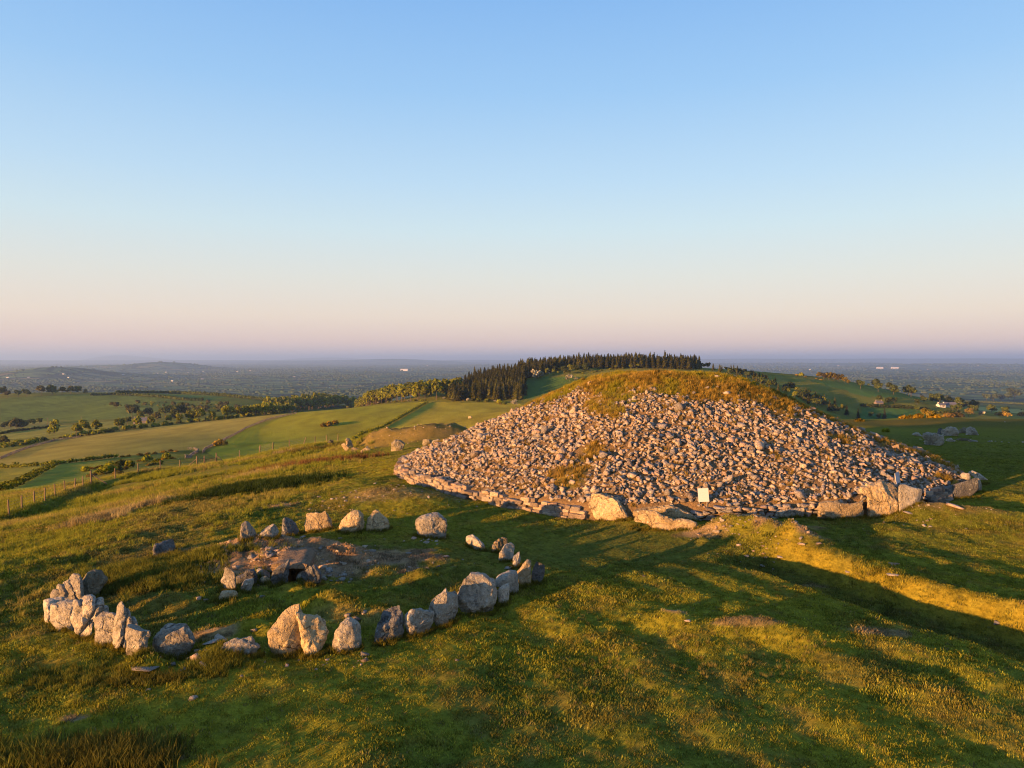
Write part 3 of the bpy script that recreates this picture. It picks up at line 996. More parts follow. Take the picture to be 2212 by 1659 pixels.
stone('rounded dome of pale golden stone, right of the split pair', 'grey', 'F', [(345, 1252), (375, 1150), (410, 1100), (480, 1075), (550, 1095), (580, 1150), (582, 1270), (520, 1300), (400, 1297)], .8, group=RG, ring=RC, yaw=.25)
stone('dark jagged stone with one golden lit edge, right of the rounded dome', 'dark', 'F', [(660, 1200), (690, 1130), (720, 1060), (750, 985), (800, 985), (870, 1000), (890, 1080), (900, 1190), (840, 1210), (740, 1222)], .6, group=RG, ring=RC, yaw=.45, rough=.07)
stone('grey cracked boulder between the dark jagged stone and the notched block', 'grey', 'F', [(905, 1100), (905, 1000), (950, 970), (1030, 958), (1090, 980), (1140, 1020), (1145, 1090), (1080, 1150), (960, 1165)], .75, group=RG, ring=RC, yaw=.55, facets=7)
stone('grey block with a sharp upright splinter behind it, left of the largest stone', 'grey', 'F', [(1095, 975), (1130, 915), (1190, 878), (1230, 845), (1245, 880), (1310, 890), (1335, 925), (1330, 1010), (1270, 1062), (1160, 1098), (1145, 1050)], .7, group=RG, ring=RC, yaw=.6)
stone('largest stone of the right arc, a big smooth boulder with a lit left side', 'grey', 'F', [(1300, 880), (1310, 830), (1350, 740), (1420, 727), (1500, 735), (1560, 775), (1600, 800), (1628, 880), (1625, 960), (1580, 1000), (1480, 1008), (1380, 1012), (1330, 985)], .7, group=RG, ring=RC, yaw=.45, facets=6, rough=.05)
stone('round topped stone behind the small grey one, right of the largest stone', 'grey', 'F', [(1570, 775), (1640, 725), (1720, 700), (1770, 715), (1790, 760), (1800, 850), (1755, 855), (1720, 820), (1640, 800)], .7, group=RG, ring=RC, yaw=.6, rough=.03)
stone('small grey oval stone leaning against the right side of the largest stone', 'grey', 'F', [(1630, 905), (1612, 820), (1660, 775), (1700, 765), (1720, 800), (1722, 880), (1690, 937), (1645, 922)], .7, group=RG, ring=RC, yaw=.5, rough=.05)
stone('brown stone with a golden slanted top, left of the pointed fin', 'brown', 'F', [(1752, 712), (1800, 660), (1850, 610), (1890, 625), (1895, 690), (1880, 780), (1815, 800), (1790, 745)], .6, group=RG, ring=RC, yaw=.6, facets=7)
stone('pointed fin of stone at the right end of the ring', 'dark', 'F', [(1890, 762), (1890, 690), (1930, 610), (1960, 570), (1985, 590), (1993, 650), (1985, 730), (1940, 778)], .5, group=RG, ring=RC, yaw=.3, rough=.03)
stone('narrow upright slab nearest the pointed fin, at the end of a leaning trio', 'grey', 'F', [(1745, 625), (1750, 545), (1775, 525), (1797, 550), (1802, 610), (1790, 650)], .9, group=RG, ring=RC, yaw=.7)
stone('chunky golden stone in the middle of the leaning trio on the right', 'grey', 'F', [(1635, 590), (1635, 545), (1680, 490), (1740, 478), (1765, 510), (1755, 560), (1725, 605), (1660, 602)], .8, group=RG, ring=RC, yaw=.6)
stone('fluted stone at the far end of the leaning trio on the right', 'brown', 'F', [(1578, 512), (1590, 465), (1640, 432), (1700, 440), (1715, 475), (1670, 510), (1640, 535)], .8, group=RG, ring=RC, yaw=.5, strata=(.3, 6, .04))
stone('small dark stone with a lit top, between the lone round boulder and the leaning trio', 'grey', 'B', [(1692, 1608), (1700, 1570), (1750, 1555), (1800, 1580), (1845, 1620), (1848, 1650), (1760, 1645)], .8, group=RG, ring=RC)
stone('large round boulder standing alone at the back right of the ring', 'grey', 'B', [(1312, 1440), (1330, 1415), (1400, 1397), (1480, 1398), (1540, 1435), (1558, 1480), (1555, 1540), (1490, 1562), (1400, 1550), (1322, 1515), (1305, 1465)], .85, group=RG, ring=RC, yaw=.1)
stone('right one of the pair of golden triangular slabs at the back of the ring', 'brown', 'B', [(928, 1495), (935, 1400), (965, 1360), (1000, 1352), (1030, 1365), (1100, 1440), (1122, 1480), (1100, 1500), (1000, 1503)], .45, group=RG, ring=RC, facets=3, yaw=.1)
stone('left one of the pair of golden triangular slabs at the back of the ring', 'brown', 'B', [(705, 1520), (715, 1480), (760, 1420), (810, 1365), (850, 1355), (890, 1370), (905, 1400), (912, 1490), (800, 1517)], .45, group=RG, ring=RC, facets=3, yaw=0.0)
stone('wide golden slab with a dip in its top, at the back of the ring', 'brown', 'B', [(455, 1490), (452, 1400), (475, 1370), (545, 1372), (580, 1382), (600, 1368), (640, 1368), (685, 1430), (685, 1480), (650, 1505), (520, 1512)], .4, group=RG, ring=RC, facets=3, yaw=0.0)
stone('black leaning triangular stone at the back of the ring', 'dark', 'B', [(285, 1515), (285, 1420), (300, 1400), (340, 1415), (390, 1470), (430, 1525), (410, 1545), (300, 1547)], .5, group=RG, ring=RC, yaw=.45)
stone('small leaning slab left of the black triangular stone', 'grey', 'E', [(1843, 418), (1855, 375), (1900, 340), (1945, 328), (1980, 350), (1993, 400), (1930, 417)], .5, group=RG, ring=RC, yaw=.2)
stone('narrow tapering stone at the back left end of the ring', 'grey', 'E', [(1698, 437), (1695, 380), (1705, 315), (1735, 300), (1765, 310), (1790, 360), (1815, 412), (1815, 430), (1760, 442)], .6, group=RG, ring=RC, yaw=.45)
# the opened chamber in the middle of the ring
CG = 'stones of the sunken chamber inside the ring'
kc = dict(group=CG, cat='chamber stone', name='chamber_stone', rough=.05)
stone('tallest golden upright at the left end of the sunken chamber', 'grey', 'G', [(265, 580), (300, 490), (330, 390), (395, 368), (425, 420), (445, 560), (440, 660), (345, 640), (300, 610)], .5, yaw=-.5, **kc)
stone('low flat golden stone in front of the tallest chamber upright', 'brown', 'G', [(225, 745), (280, 680), (360, 655), (440, 660), (470, 700), (440, 745), (300, 758)], .8, **kc)
stone('slender golden stone leaning up from the front of the chamber', 'grey', 'G', [(450, 685), (510, 600), (560, 530), (600, 490), (632, 500), (650, 570), (625, 640), (560, 660), (500, 690)], .5, yaw=-.3, **kc)
stone('dark square block behind the slender leaning chamber stone', 'dark', 'G', [(450, 590), (450, 510), (530, 490), (570, 450), (650, 455), (680, 510), (670, 590), (560, 600)], .7, **kc)
stone('rounded grey boulder at the middle of the chamber back wall', 'grey', 'G', [(675, 490), (680, 430), (740, 415), (810, 425), (840, 460), (830, 510), (740, 515)], .8, **kc)
stone('bluish slab leaning on the left side of the dark chamber opening', 'dark', 'G', [(835, 510), (860, 430), (930, 385), (1000, 365), (1040, 335), (1052, 350), (1045, 460), (1020, 550), (960, 545), (880, 520)], .4, dist=20.2, yaw=.3, **kc)
stone('small pointed stone with a lit edge, left of the dark chamber opening', 'grey', 'G', [(880, 525), (900, 480), (935, 460), (975, 475), (1000, 550), (940, 550)], .7, **kc)
stone('pale lichened stone low on the right side of the dark chamber opening', 'grey', 'G', [(1115, 525), (1150, 475), (1200, 452), (1250, 460), (1265, 490), (1230, 535), (1150, 550)], .8, **kc)
stone('dark grooved slab on the right side of the dark chamber opening', 'dark', 'G', [(1175, 490), (1180, 410), (1240, 370), (1330, 390), (1380, 430), (1410, 490), (1380, 560), (1290, 560)], .5, dist=20.2, strata=(.2, 7, .04), yaw=.2, **kc)
stone('little twin stone on the turf below the right chamber slab', 'grey', 'G', [(1265, 585), (1300, 550), (1350, 555), (1395, 580), (1380, 605), (1300, 605)], .8, **kc)
stone('small half buried stone joining the slender and pointed chamber stones', 'brown', 'G', [(700, 560), (730, 510), (790, 505), (860, 520), (900, 545), (800, 560), (720, 590)], .7, **kc)
def added_shade_slab():  # added slab over the pit, keeps light out so the opening reads dark
    bm = bmesh.new(); bmesh.ops.create_cube(bm, size=1.0)
    bmesh.ops.subdivide_edges(bm, edges=bm.edges[:], cuts=5, use_grid_fill=True)
    for v in bm.verts:
        p = Vector((v.co.x * 1.05, v.co.y * 1.5, v.co.z * .16))
        n = mnoise.noise(p * 1.7) * .16 + mnoise.noise(p * 5) * .05
        v.co = Vector((p.x * (1 + n), p.y * (1 + n), p.z + n * .5 * (1 if v.co.z > 0 else .3) - .35 * max(0, abs(v.co.x) * 2 - .55) ** 2))
    me = bpy.data.meshes.new('chamber_stone'); bm.to_mesh(me); bm.free()
    me.materials.append(M['soil_slab']); me.polygons.foreach_set('use_smooth', np.ones(len(me.polygons), bool))
    o = link('chamber_stone', me, None, Vector((PIT[0] + .14, 21.6, .55))); o.rotation_euler = (.03, .02, .1)
    tag(o, 'added earth coloured slab shading the opening of the chamber', 'chamber stone', CG)


M['soil_slab'] = rock_mat('earthy_slab', (.31, .21, .125), (.34, .24, .15), (.2, .14, .085), .2)
added_shade_slab()
# kerb of the large cairn
KG = 'kerbstones of the large cairn'
kk = dict(group=KG, cat='kerbstone', name='kerbstone', ring=(TX, TY))
stone('great rounded golden boulder in the kerb, beside the dry stone wall', 'brown', 'C', [(735, 1335), (738, 1275), (775, 1235), (850, 1232), (900, 1250), (980, 1270), (1040, 1340), (1065, 1395), (1030, 1420), (880, 1427), (790, 1410)], .5, facets=1, rough=.05, **kk)
stone('long low golden slab lying in front of the hollowed kerbstone', 'brown', 'C', [(1065, 1432), (1070, 1390), (1180, 1355), (1260, 1355), (1340, 1395), (1400, 1420), (1480, 1410), (1585, 1435), (1590, 1478), (1500, 1497), (1330, 1490), (1200, 1470)], .4, facets=3, off=.1, yaw=.05, **kk)
stone('wide sloping slab behind the long low golden slab in the kerb', 'brown', 'C', [(1060, 1395), (1110, 1330), (1180, 1290), (1280, 1282), (1400, 1320), (1500, 1350), (1590, 1400), (1590, 1430), (1400, 1420), (1200, 1400)], .4, facets=4, dist=29.6, yaw=.1, off=.3, **kk)
stone('low pale speckled slab at the foot of the stones, left of the broad rough kerbstone', 'grey', 'D', [(285, 1390), (300, 1360), (400, 1342), (530, 1340), (528, 1375), (460, 1402), (330, 1407)], .4, facets=3, sink=.3, **kk)
stone('broad rough kerbstone with a grassy top, left of the deeply ribbed block', 'brown', 'D', [(590, 1372), (600, 1320), (650, 1280), (720, 1280), (800, 1290), (890, 1310), (960, 1290), (1000, 1330), (1000, 1400), (900, 1412), (680, 1412), (620, 1397)], .4, facets=5, rough=.06, **kk)
stone('deeply ribbed orange kerbstone block beside the smooth grey slab', 'brown', 'D', [(1005, 1372), (1008, 1260), (985, 1215), (945, 1205), (955, 1180), (1050, 1147), (1130, 1145), (1200, 1165), (1232, 1220), (1258, 1310), (1230, 1390), (1150, 1397)], .7, facets=3, rough=.05, strata=(.15, 6, .05), **kk)
stone('smooth grey kerb slab in shade, below the narrow side sign', 'grey', 'D', [(1257, 1325), (1250, 1160), (1290, 1150), (1350, 1180), (1420, 1200), (1420, 1282), (1340, 1312)], .25, facets=1, rough=.02, yaw=1.15, group=KG, cat='kerbstone', name='kerbstone')
stone('long dark kerb slab streaked with white lichen and a lit left end', 'dark', 'D', [(1557, 1260), (1555, 1195), (1600, 1170), (1750, 1130), (1830, 1112), (1840, 1205), (1740, 1247), (1600, 1257)], .25, facets=1, rough=.025, yaw=1.0, square=.3, group=KG, cat='kerbstone', name='kerbstone')
stone('narrow grey leaning slab at the right tip of the cairn', 'grey', 'D', [(1842, 1200), (1830, 1120), (1860, 1105), (1885, 1160), (1880, 1212)], .5, yaw=.7, **kk)
stone('thin fallen flag of stone sticking out beyond the right tip of the cairn', 'grey', 'D', [(1790, 1060), (1815, 1040), (1870, 1065), (1925, 1098), (1920, 1105), (1850, 1100)], .4, dist=38.0, sink=.05, facets=1, rough=.02, yaw=.5, group=KG, cat='kerbstone', name='kerbstone')
stone('rough pinkish kerbstone half hidden under grass, at the start of the dry stone wall', 'brown', 'C', [(45, 1275), (60, 1240), (110, 1228), (180, 1240), (230, 1262), (240, 1295), (150, 1295), (80, 1290)], .6, facets=5, push=-.75, **kk)
# old slabs by the worn mound
MG = 'tilted slabs beside the worn mound'
mk = dict(group=MG, cat='stone slab', name='stone_slab')
stone('tallest tilted slab with a grey top, beside the worn mound', 'brown', 'B', [(775, 862), (770, 797), (800, 797), (832, 850), (832, 868), (800, 890)], .5, yaw=.5, **mk)
stone('leftmost of the tilted golden slabs beside the worn mound', 'brown', 'B', [(738, 850), (760, 835), (800, 872), (792, 905), (760, 890)], .5, yaw=-.3, **mk)
stone('low golden slab propped against the tallest tilted slab', 'brown', 'B', [(808, 872), (830, 865), (882, 885), (878, 906), (820, 902)], .5, yaw=.2, **mk)
stone('squarish golden slab standing apart, nearest the worn mound', 'brown', 'B', [(887, 908), (885, 870), (920, 862), (962, 880), (957, 908)], .5, **mk)
stone('rounded brown hummock stone on the near flank of the worn mound', 'mossy', 'B', [(1120, 885), (1120, 835), (1150, 812), (1200, 815), (1228, 840), (1222, 875), (1180, 893)], .9, **mk)
stone('second brown hummock stone, partly behind the edge of the big cairn', 'mossy', 'B', [(1360, 840), (1365, 800), (1400, 785), (1430, 800), (1435, 838)], .9, dist=70, **mk)
stone('grey rounded stone showing just above the left edge of the big cairn', 'grey', 'B', [(1430, 828), (1440, 808), (1480, 797), (1505, 805), (1490, 828)], .8, dist=64, **mk)
# the stones in the right hand pasture
FG = 'rocks in the far right pasture'
fk = dict(group=FG, cat='rock', name='rock', rough=.12)
stone('biggest grey rock in the right pasture, white lichen along its foot', 'grey', 'D', [(1435, 835), (1440, 772), (1470, 752), (1530, 755), (1590, 785), (1570, 840), (1500, 850)], .7, **fk)
stone('black leaning stump of rock behind the biggest pasture rock', 'dark', 'D', [(1540, 765), (1550, 725), (1575, 718), (1582, 765)], .8, **fk)
stone('pale broken rock right of the black stump in the pasture', 'grey', 'D', [(1580, 772), (1590, 730), (1635, 705), (1680, 722), (1700, 760), (1640, 777)], .7, facets=8, **fk)
stone('greenish rock in the middle of the pasture group', 'mossy', 'D', [(1700, 757), (1718, 725), (1745, 713), (1772, 720), (1785, 757)], .7, **fk)
stone('right hand rock of the pasture group with a long sloping side', 'grey', 'D', [(1770, 770), (1775, 722), (1800, 708), (1850, 745), (1870, 772)], .6, facets=3, **fk)
stone('small flat topped rock to the right of the biggest pasture rock', 'grey', 'D', [(1615, 822), (1620, 802), (1668, 796), (1682, 818)], .8, **fk)
stone('low crumbling rock in the front row of the pasture group', 'mossy', 'D', [(1690, 810), (1720, 795), (1780, 800), (1790, 815)], .6, **fk)
stone('scattered low rocks at the left of the pasture group', 'grey', 'D', [(1355, 770), (1375, 750), (1400, 752), (1425, 780)], .7, **fk)
stone('pink boulder alone in the green field beyond the big cairn', 'brown', 'B', [(1715, 640), (1718, 627), (1735, 624), (1745, 632), (1742, 642)], .8, cat='boulder', name='boulder')

# ------------------------------------------------------------------ the large cairn
PR = np.array([0, 2.2, 4.0, 5.2, 6.4, 8.0, 9.5, 10.75, 13.2, 15.0, 15.9, 16.35, 16.6])
PZ = np.array([5.78, 5.68, 5.45, 5.15, 4.66, 3.92, 3.14, 2.62, 1.66, .98, .64, .48, -.3])


EA = [-180, -165, -150, -120, -110, -102, -92, -82, -74, -68, -63, -44, -35, 0, 180]
ER = [16.4, 16.4, 16.4, 16.2, 16.1, 15.4, 15.2, 14.9, 15.2, 15.5, 15.9, 15.7, 16.2, 16.5, 16.4]


def edge_r(x, y):
    return np.interp(np.degrees(np.arctan2(y - TY, x - TX)), EA, ER)


def mound_z(x, y):
    r = np.hypot(x - TX, y - TY) * 16.6 / edge_r(x, y)
    rr = r + .5 * vn(np.arctan2(y - TY, x - TX) * 3, r * 0 + .5, 81)
    z = np.interp(np.minimum(rr, 16.6), PR, PZ)
    inn = sst(16.5, 15, r)
    z = z + inn * (.30 * vn(x * .45, y * .45, 82) + .18 * vn(x * 1.2, y * 1.2, 83)) - .12 * np.exp(-(r / 2.0) ** 2)
    return z


def grass_amount(x, y):
    """1 where turf covers the cairn"""
    dx, dy = x - TX, y - TY
    r = np.hypot(dx, dy); an = np.degrees(np.arctan2(dy, dx))
    n = fbm(x * .55, y * .55, 85, 4, .6)
    lim = np.interp(an, [-180, -150, -110, -80, -50, -30, -10, 20, 180], [7.6, 7.2, 6.0, 6.2, 7.4, 9.0, 10.3, 11, 9.5])
    g = sst(1.2, -1.2, r - lim + 2.0 * n)
    # tongues of turf among the stones
    t = sst(.36, .5, fbm(x * .4 + 4, y * .4, 86, 3, .6))
    strip = np.exp(-((an + 22 + 5 * n) / 7) ** 2) * sst(7, 9, r) * sst(16.5, 15.2, r)
    spot = 0
    for c, p, rad in (('C', (880, 860), 1.5), ('C', (760, 770), 1.0), ('C', (700, 820), .8), ('C', (180, 1190), .8), ('D', (470, 760), .9), ('D', (760, 1240), .8), ('D', (1350, 970), .8), ('D', (1740, 1050), .6), ('D', (1600, 1110), .9), ('C', (1370, 1300), .6)):
        q = CR[c](p); v = ray(*q)
        tt = np.linspace(20, 60, 300); zz = mound_z(v[0] * tt, v[1] * tt); k = np.argmax(CAMZ + v[2] * tt < zz)
        spot = np.maximum(spot, np.exp(-((x - v[0] * tt[k]) ** 2 + (y - v[1] * tt[k]) ** 2) / rad ** 2))
    return np.clip(np.maximum(np.maximum(g, t * .75), np.maximum(strip * .9, sst(.8, 1.3, spot + n * 1.1))), 0, 1)


cairn = bpy.data.objects.new('cairn', None)
col.objects.link(cairn)
cairn.location = (TX, TY, 0)
tag(cairn, 'great round cairn of loose golden stones under a cap of dry turf', 'cairn')

CAPC = np.array([.27, .18, .036])


def build_cairn_body():
    rs = np.concatenate([np.arange(.25, 16.6, .14), [16.6]])
    an = np.linspace(0, 2 * math.pi, 420, endpoint=False)
    RR, AN = np.meshgrid(rs, an, indexing='ij')
    x, y = (TX + RR * np.cos(AN)).ravel(), (TY + RR * np.sin(AN)).ravel()
    z = mound_z(x, y)
    ga = grass_amount(x, y)
    z = z + ga * (.10 * vn(x * 3, y * 3, 91) + .05 * vn(x * 7, y * 7, 92))
    n2 = fbm(x * .9, y * .9, 93, 3)
    gcol = np.array([.20, .14, .08]) * np.ones((len(x), 1))
    cap = CAPC * (1 + .7 * n2[:, None])
    cap = cap + (np.array([.12, .125, .022]) - cap) * sst(.05, .4, fbm(x * .35, y * .35, 94, 3))[:, None]
    gcol = gcol + (cap - gcol) * ga[:, None]
    nr, na = len(rs), len(an)
    i = np.arange(nr - 1)[:, None] * na + np.arange(na)[None, :]
    j = np.arange(nr - 1)[:, None] * na + (np.arange(na)[None, :] + 1) % na
    Fq = np.stack([i, i + na, j + na, j], -1).reshape(-1, 4)
    V = np.stack([x - TX, y - TY, z], 1)
    loops = np.concatenate([Fq.ravel(), np.arange(na)])
    me = mesh_np('mound', V, loops, [M['ground']], True, {'gcol': np.clip(gcol, .01, 1), 'far': np.zeros(len(V))}, np.concatenate([np.full(len(Fq), 4), [na]]))
    return link('mound', me, cairn)


build_cairn_body()


def hull_stone(k, n=11, flat=.55):
    rs = np.random.default_rng(500 + k)
    p = rs.normal(size=(n, 3))
    p /= np.linalg.norm(p, axis=1, keepdims=True)
    p = np.sign(p) * np.abs(p) ** .7
    p *= np.array([1, rs.uniform(.6, .9), rs.uniform(.42, flat + .15)]) * rs.uniform(.9, 1.05, (n, 1))
    bm = bmesh.new()
    for q in p:
        bm.verts.new(q)
    r = bmesh.ops.convex_hull(bm, input=bm.verts[:])
    bmesh.ops.delete(bm, geom=[v for v in bm.verts if not v.link_faces], context='VERTS')
    bmesh.ops.recalc_face_normals(bm, faces=bm.faces)
    bm.verts.ensure_lookup_table()
    vs = np.array([v.co[:] for v in bm.verts]); bm.verts.index_update()
    fs = np.array([[v.index for v in f.verts] for f in bm.faces])
    bm.free()
    return vs * .5, fs


HULLS = [hull_stone(k) for k in range(28)]
TINTS = [(1, 1, 1), (1.12, 1.0, .88), (.74, .76, .80), (1.2, 1.1, .98), (.62, .58, .56), (.84, .84, .86), (.9, .92, .95), (1.32, 1.25, 1.15), (.72, .62, .50), (1.1, .92, .86)]


def rot_np(az, ax, an):
    """rotation: spin about z, then tilt by an about horizontal axis ax"""
    m1 = Matrix.Rotation(az, 3, 'Z')
    m2 = Matrix.Rotation(an, 3, Vector((math.cos(ax), math.sin(ax), 0)))
    return np.array(m2 @ m1)


def merge_stones(lst, base):
    Vs, Fs, Ts = [], [], []
    b = 0
    for (p, sz, hk, rm, ti) in lst:
        v, f = HULLS[hk]
        w = (v * sz) @ rm.T + np.array(p) - base
        Vs.append(w); Fs.append(f + b); b += len(v)
        Ts.append(np.repeat(np.array([TINTS[ti]]), len(v), 0))
    return np.concatenate(Vs), np.concatenate(Fs), np.concatenate(Ts)


def cairn_stones():
    items = []
    def lay(n, s0, s1, up, tilt, keep):
        rr = np.sqrt(rng.uniform(.02, 1, n)); an = rng.uniform(-math.pi, math.pi, n)
        rr = rr * (np.interp(np.degrees(an), EA, ER) - .15)
        x, y = TX + rr * np.cos(an), TY + rr * np.sin(an)
        back = (np.sin(an) > .25) & (rng.uniform(size=n) < .75)
        ga = grass_amount(x, y)
        ok = (rng.uniform(size=n) > ga * keep) & ~back
        x, y = x[ok], y[ok]
        ga = ga[ok]
        z = mound_z(x, y)
        for i in range(len(x)):
            sz = s0 * (s1 / s0) ** (rng.uniform() ** 1.6)
            rm = rot_np(rng.uniform(0, 6.28), rng.uniform(0, 6.28), abs(rng.normal()) * tilt)
            # lay roughly along the slope
            a = math.atan2(y[i] - TY, x[i] - TX)
            rm = np.array(Matrix.Rotation(.38, 3, Vector((-math.sin(a), math.cos(a), 0)))) @ rm
            items.append(((x[i], y[i], z[i] + sz * up * rng.uniform(.6, 1.3) - (.0 if ga[i] < .5 else .06)), sz, int(rng.integers(len(HULLS))), rm, int(rng.integers(len(TINTS)))))
    lay(17500, .13, .30, .14, .6, .95)
    lay(12500, .17, .38, .30, .8, .96)
    lay(260, .42, .72, .25, .5, .9)
    # ranking by how large each one shows
    px, py, fw = project(*[np.array([it[0][k] for it in items]) for k in range(3)])
    show = np.array([it[1] for it in items]) / fw
    vis = (np.array([it[0][1] for it in items]) < TY - 1)
    order = np.argsort(-(show * vis * (np.array([it[1] * 0 + 1 for it in items]))))
    big = order[:300]
    rest = order[300:]
    V, Fc, T = merge_stones([items[i] for i in rest], np.array([TX, TY, 0]))
    me = mesh_np('loose_stones', V, Fc, [M['cairn']], False, {'tint': T})
    o = link('loose_stones', me, cairn)
    tag(o, kind='stuff')
    cache = {}
    for i in big:
        p, sz, hk, rm, ti = items[i]
        if (hk, ti) not in cache:
            v, f = HULLS[hk]
            cache[(hk, ti)] = mesh_np('stone', v, f, [M['cairn']], False, {'tint': np.repeat(np.array([TINTS[ti]]), len(v), 0)})
        o = link('stone', cache[(hk, ti)], cairn)
        mt = Matrix(rm.tolist()).to_4x4()
        o.matrix_local = Matrix.Translation(Vector((p[0] - TX, p[1] - TY, p[2]))) @ mt @ Matrix.Scale(sz, 4)


cairn_stones()


# ------------------------------------------------------------------ dry stone revetment
def block_mesh(k):
    rs = np.random.default_rng(900 + k)
    bm = bmesh.new()
    bmesh.ops.create_cube(bm, size=1.0)
    bmesh.ops.bevel(bm, geom=bm.edges[:], offset=.09, segments=1, affect='EDGES')
    for v in bm.verts:
        v.co += Vector(rs.normal(size=3) * .045)
    me = bpy.data.meshes.new('wall_stone'); bm.to_mesh(me); bm.free()
    a = me.attributes.new('tint', 'FLOAT_COLOR', 'POINT')
    t = TINTS[int(rs.integers(len(TINTS)))]
    for d in a.data:
        d.color = (t[0] * 1.08, t[1] * 1.02, t[2] * .95, 1)
    me.materials.append(M['cairn'])
    return me


BLK = [block_mesh(k) for k in range(18)]
RUB = []
for k in range(14):
    v, f = HULLS[k]
    RUB.append(mesh_np('wall_stone', v * 1.25, f, [M['cairn']], False, {'tint': np.repeat(np.array([TINTS[k % len(TINTS)]]), len(v), 0)}))


def revet(label, a0, a1, courses, rubble=False):
    R0 = 16.0
    am = math.radians((a0 + a1) / 2)
    bx, by = TX + R0 * math.cos(am), TY + R0 * math.sin(am)
    w = bpy.data.objects.new('dry_stone_wall', None); col.objects.link(w)
    w.location = (bx, by, gz(bx, by))
    tag(w, label, 'dry stone wall')
    n = 0
    for c in range(courses):
        an = math.radians(a0) + (c % 2) * .006
        while an < math.radians(a1):
            L = random.uniform(.24, .52)
            mid = an + L / 2 / R0
            am_ = (math.degrees(mid) + 180) % 360 - 180
            R1 = float(np.interp(am_, EA, ER)) + .12
            rr = R1 - .06 * c + random.uniform(-.07, .07)
            x, y = TX + rr * math.cos(mid), TY + rr * math.sin(mid)
            if not ((c == courses - 1 and random.random() < .25) or random.random() < .06):
                o = link('stone', random.choice(BLK if not rubble else RUB), w)
                hh = random.uniform(.12, .22) * (1.5 if rubble else 1)
                z = gz(TX + R1 * math.cos(mid), TY + R1 * math.sin(mid)) + .03 + c * .135 + random.uniform(-.02, .02) - w.location.z
                o.location = (x - bx, y - by, z)
                o.rotation_euler = (random.uniform(-.14, .14), random.uniform(-.14, .14), mid + math.pi / 2 + random.uniform(-.2, .2))
                o.scale = (L * .97, random.uniform(.28, .42), hh)
                n += 1
            an += L / R0
    return n


revet('long low dry stone wall along the left foot of the big cairn', 172, 246, 4)
revet('short rubble wall under the white sign, between the kerb slabs', 262.5, 284, 4, True)
revet('short dry stone patch in shade between the two grey kerb slabs on the right', 306.5, 313, 5)

# ------------------------------------------------------------------ signs on the cairn
def sign_mat():
    m, t, out = mat_new('sign_face')
    g = G(t)
    tcn = g.n('ShaderNodeTexCoord')
    sp = g.n('ShaderNodeSeparateXYZ'); g.l(tcn.outputs['Object'], sp.inputs[0])
    row = g.math('PINGPONG', sp.outputs['Z'], .022)
    ln = g.ramp(g.math('MULTIPLY', row, 45), [(.35, 0), (.45, 1)])
    br = g.ramp(g.noise(tcn.outputs['Object'], 60, 2), [(.42, 0), (.5, 1)])
    c = g.mix(g.math('MULTIPLY', g.math('MULTIPLY', ln, br), .22), (.43, .40, .43), (.27, .25, .26))
    g.bsdf(c, out, .5, None, .3)
    return m


M['sign'] = sign_mat()


def sign(label, cr, poly4, dist, ya, w):
    q = [CR[cr](p) for p in poly4]
    bx = (q[2][0] + q[3][0]) / 2; by = max(q[2][1], q[3][1])
    v = ray(bx, by); t = dist / v[1]
    tt = np.linspace(24, 45, 800); mz = mound_z(v[0] * tt, v[1] * tt); k = int(np.argmax(CAMZ + v[2] * tt < mz + .12))
    dist = v[1] * tt[k] - .1 if dist < 31 else dist; t = dist / v[1]
    P = Vector((v[0] * t, v[1] * t, CAMZ + v[2] * t))
    hgt = abs(q[0][1] - q[3][1]) * dist / F * 1.02
    e = bpy.data.objects.new('information_sign', None); col.objects.link(e)
    e.location = P; e.rotation_euler = (0, 0, ya)
    tag(e, label, 'sign', 'white signs on the big cairn')
    rot = Matrix.Rotation(R(-9), 3, 'X')
    m = MB(); m.box((0, 0, 0), (w, .015, hgt)); p = m.build('panel', M['sign'], e, (0, 0.05, hgt / 2 + .02)); p.rotation_euler = (R(-8), R(-4), 0)
    for s in (-1, 1):
        m = MB(); m.bar((s * w * .36, .075, -.5), (s * w * .36, .10, hgt * .95), .018, 8); m.build('post', M['wire'], e)
    return e


sign('white printed sign lit pink, standing above the long golden kerb slab', 'C', [(1592, 1182), (1658, 1180), (1668, 1282), (1602, 1285)], 30.4, R(-8), .44)
sign('narrow looking white sign in shade, edge on above the grey kerb slab', 'D', [(1232, 1058), (1268, 1058), (1262, 1140), (1228, 1140)], 31.2, R(44), .5)

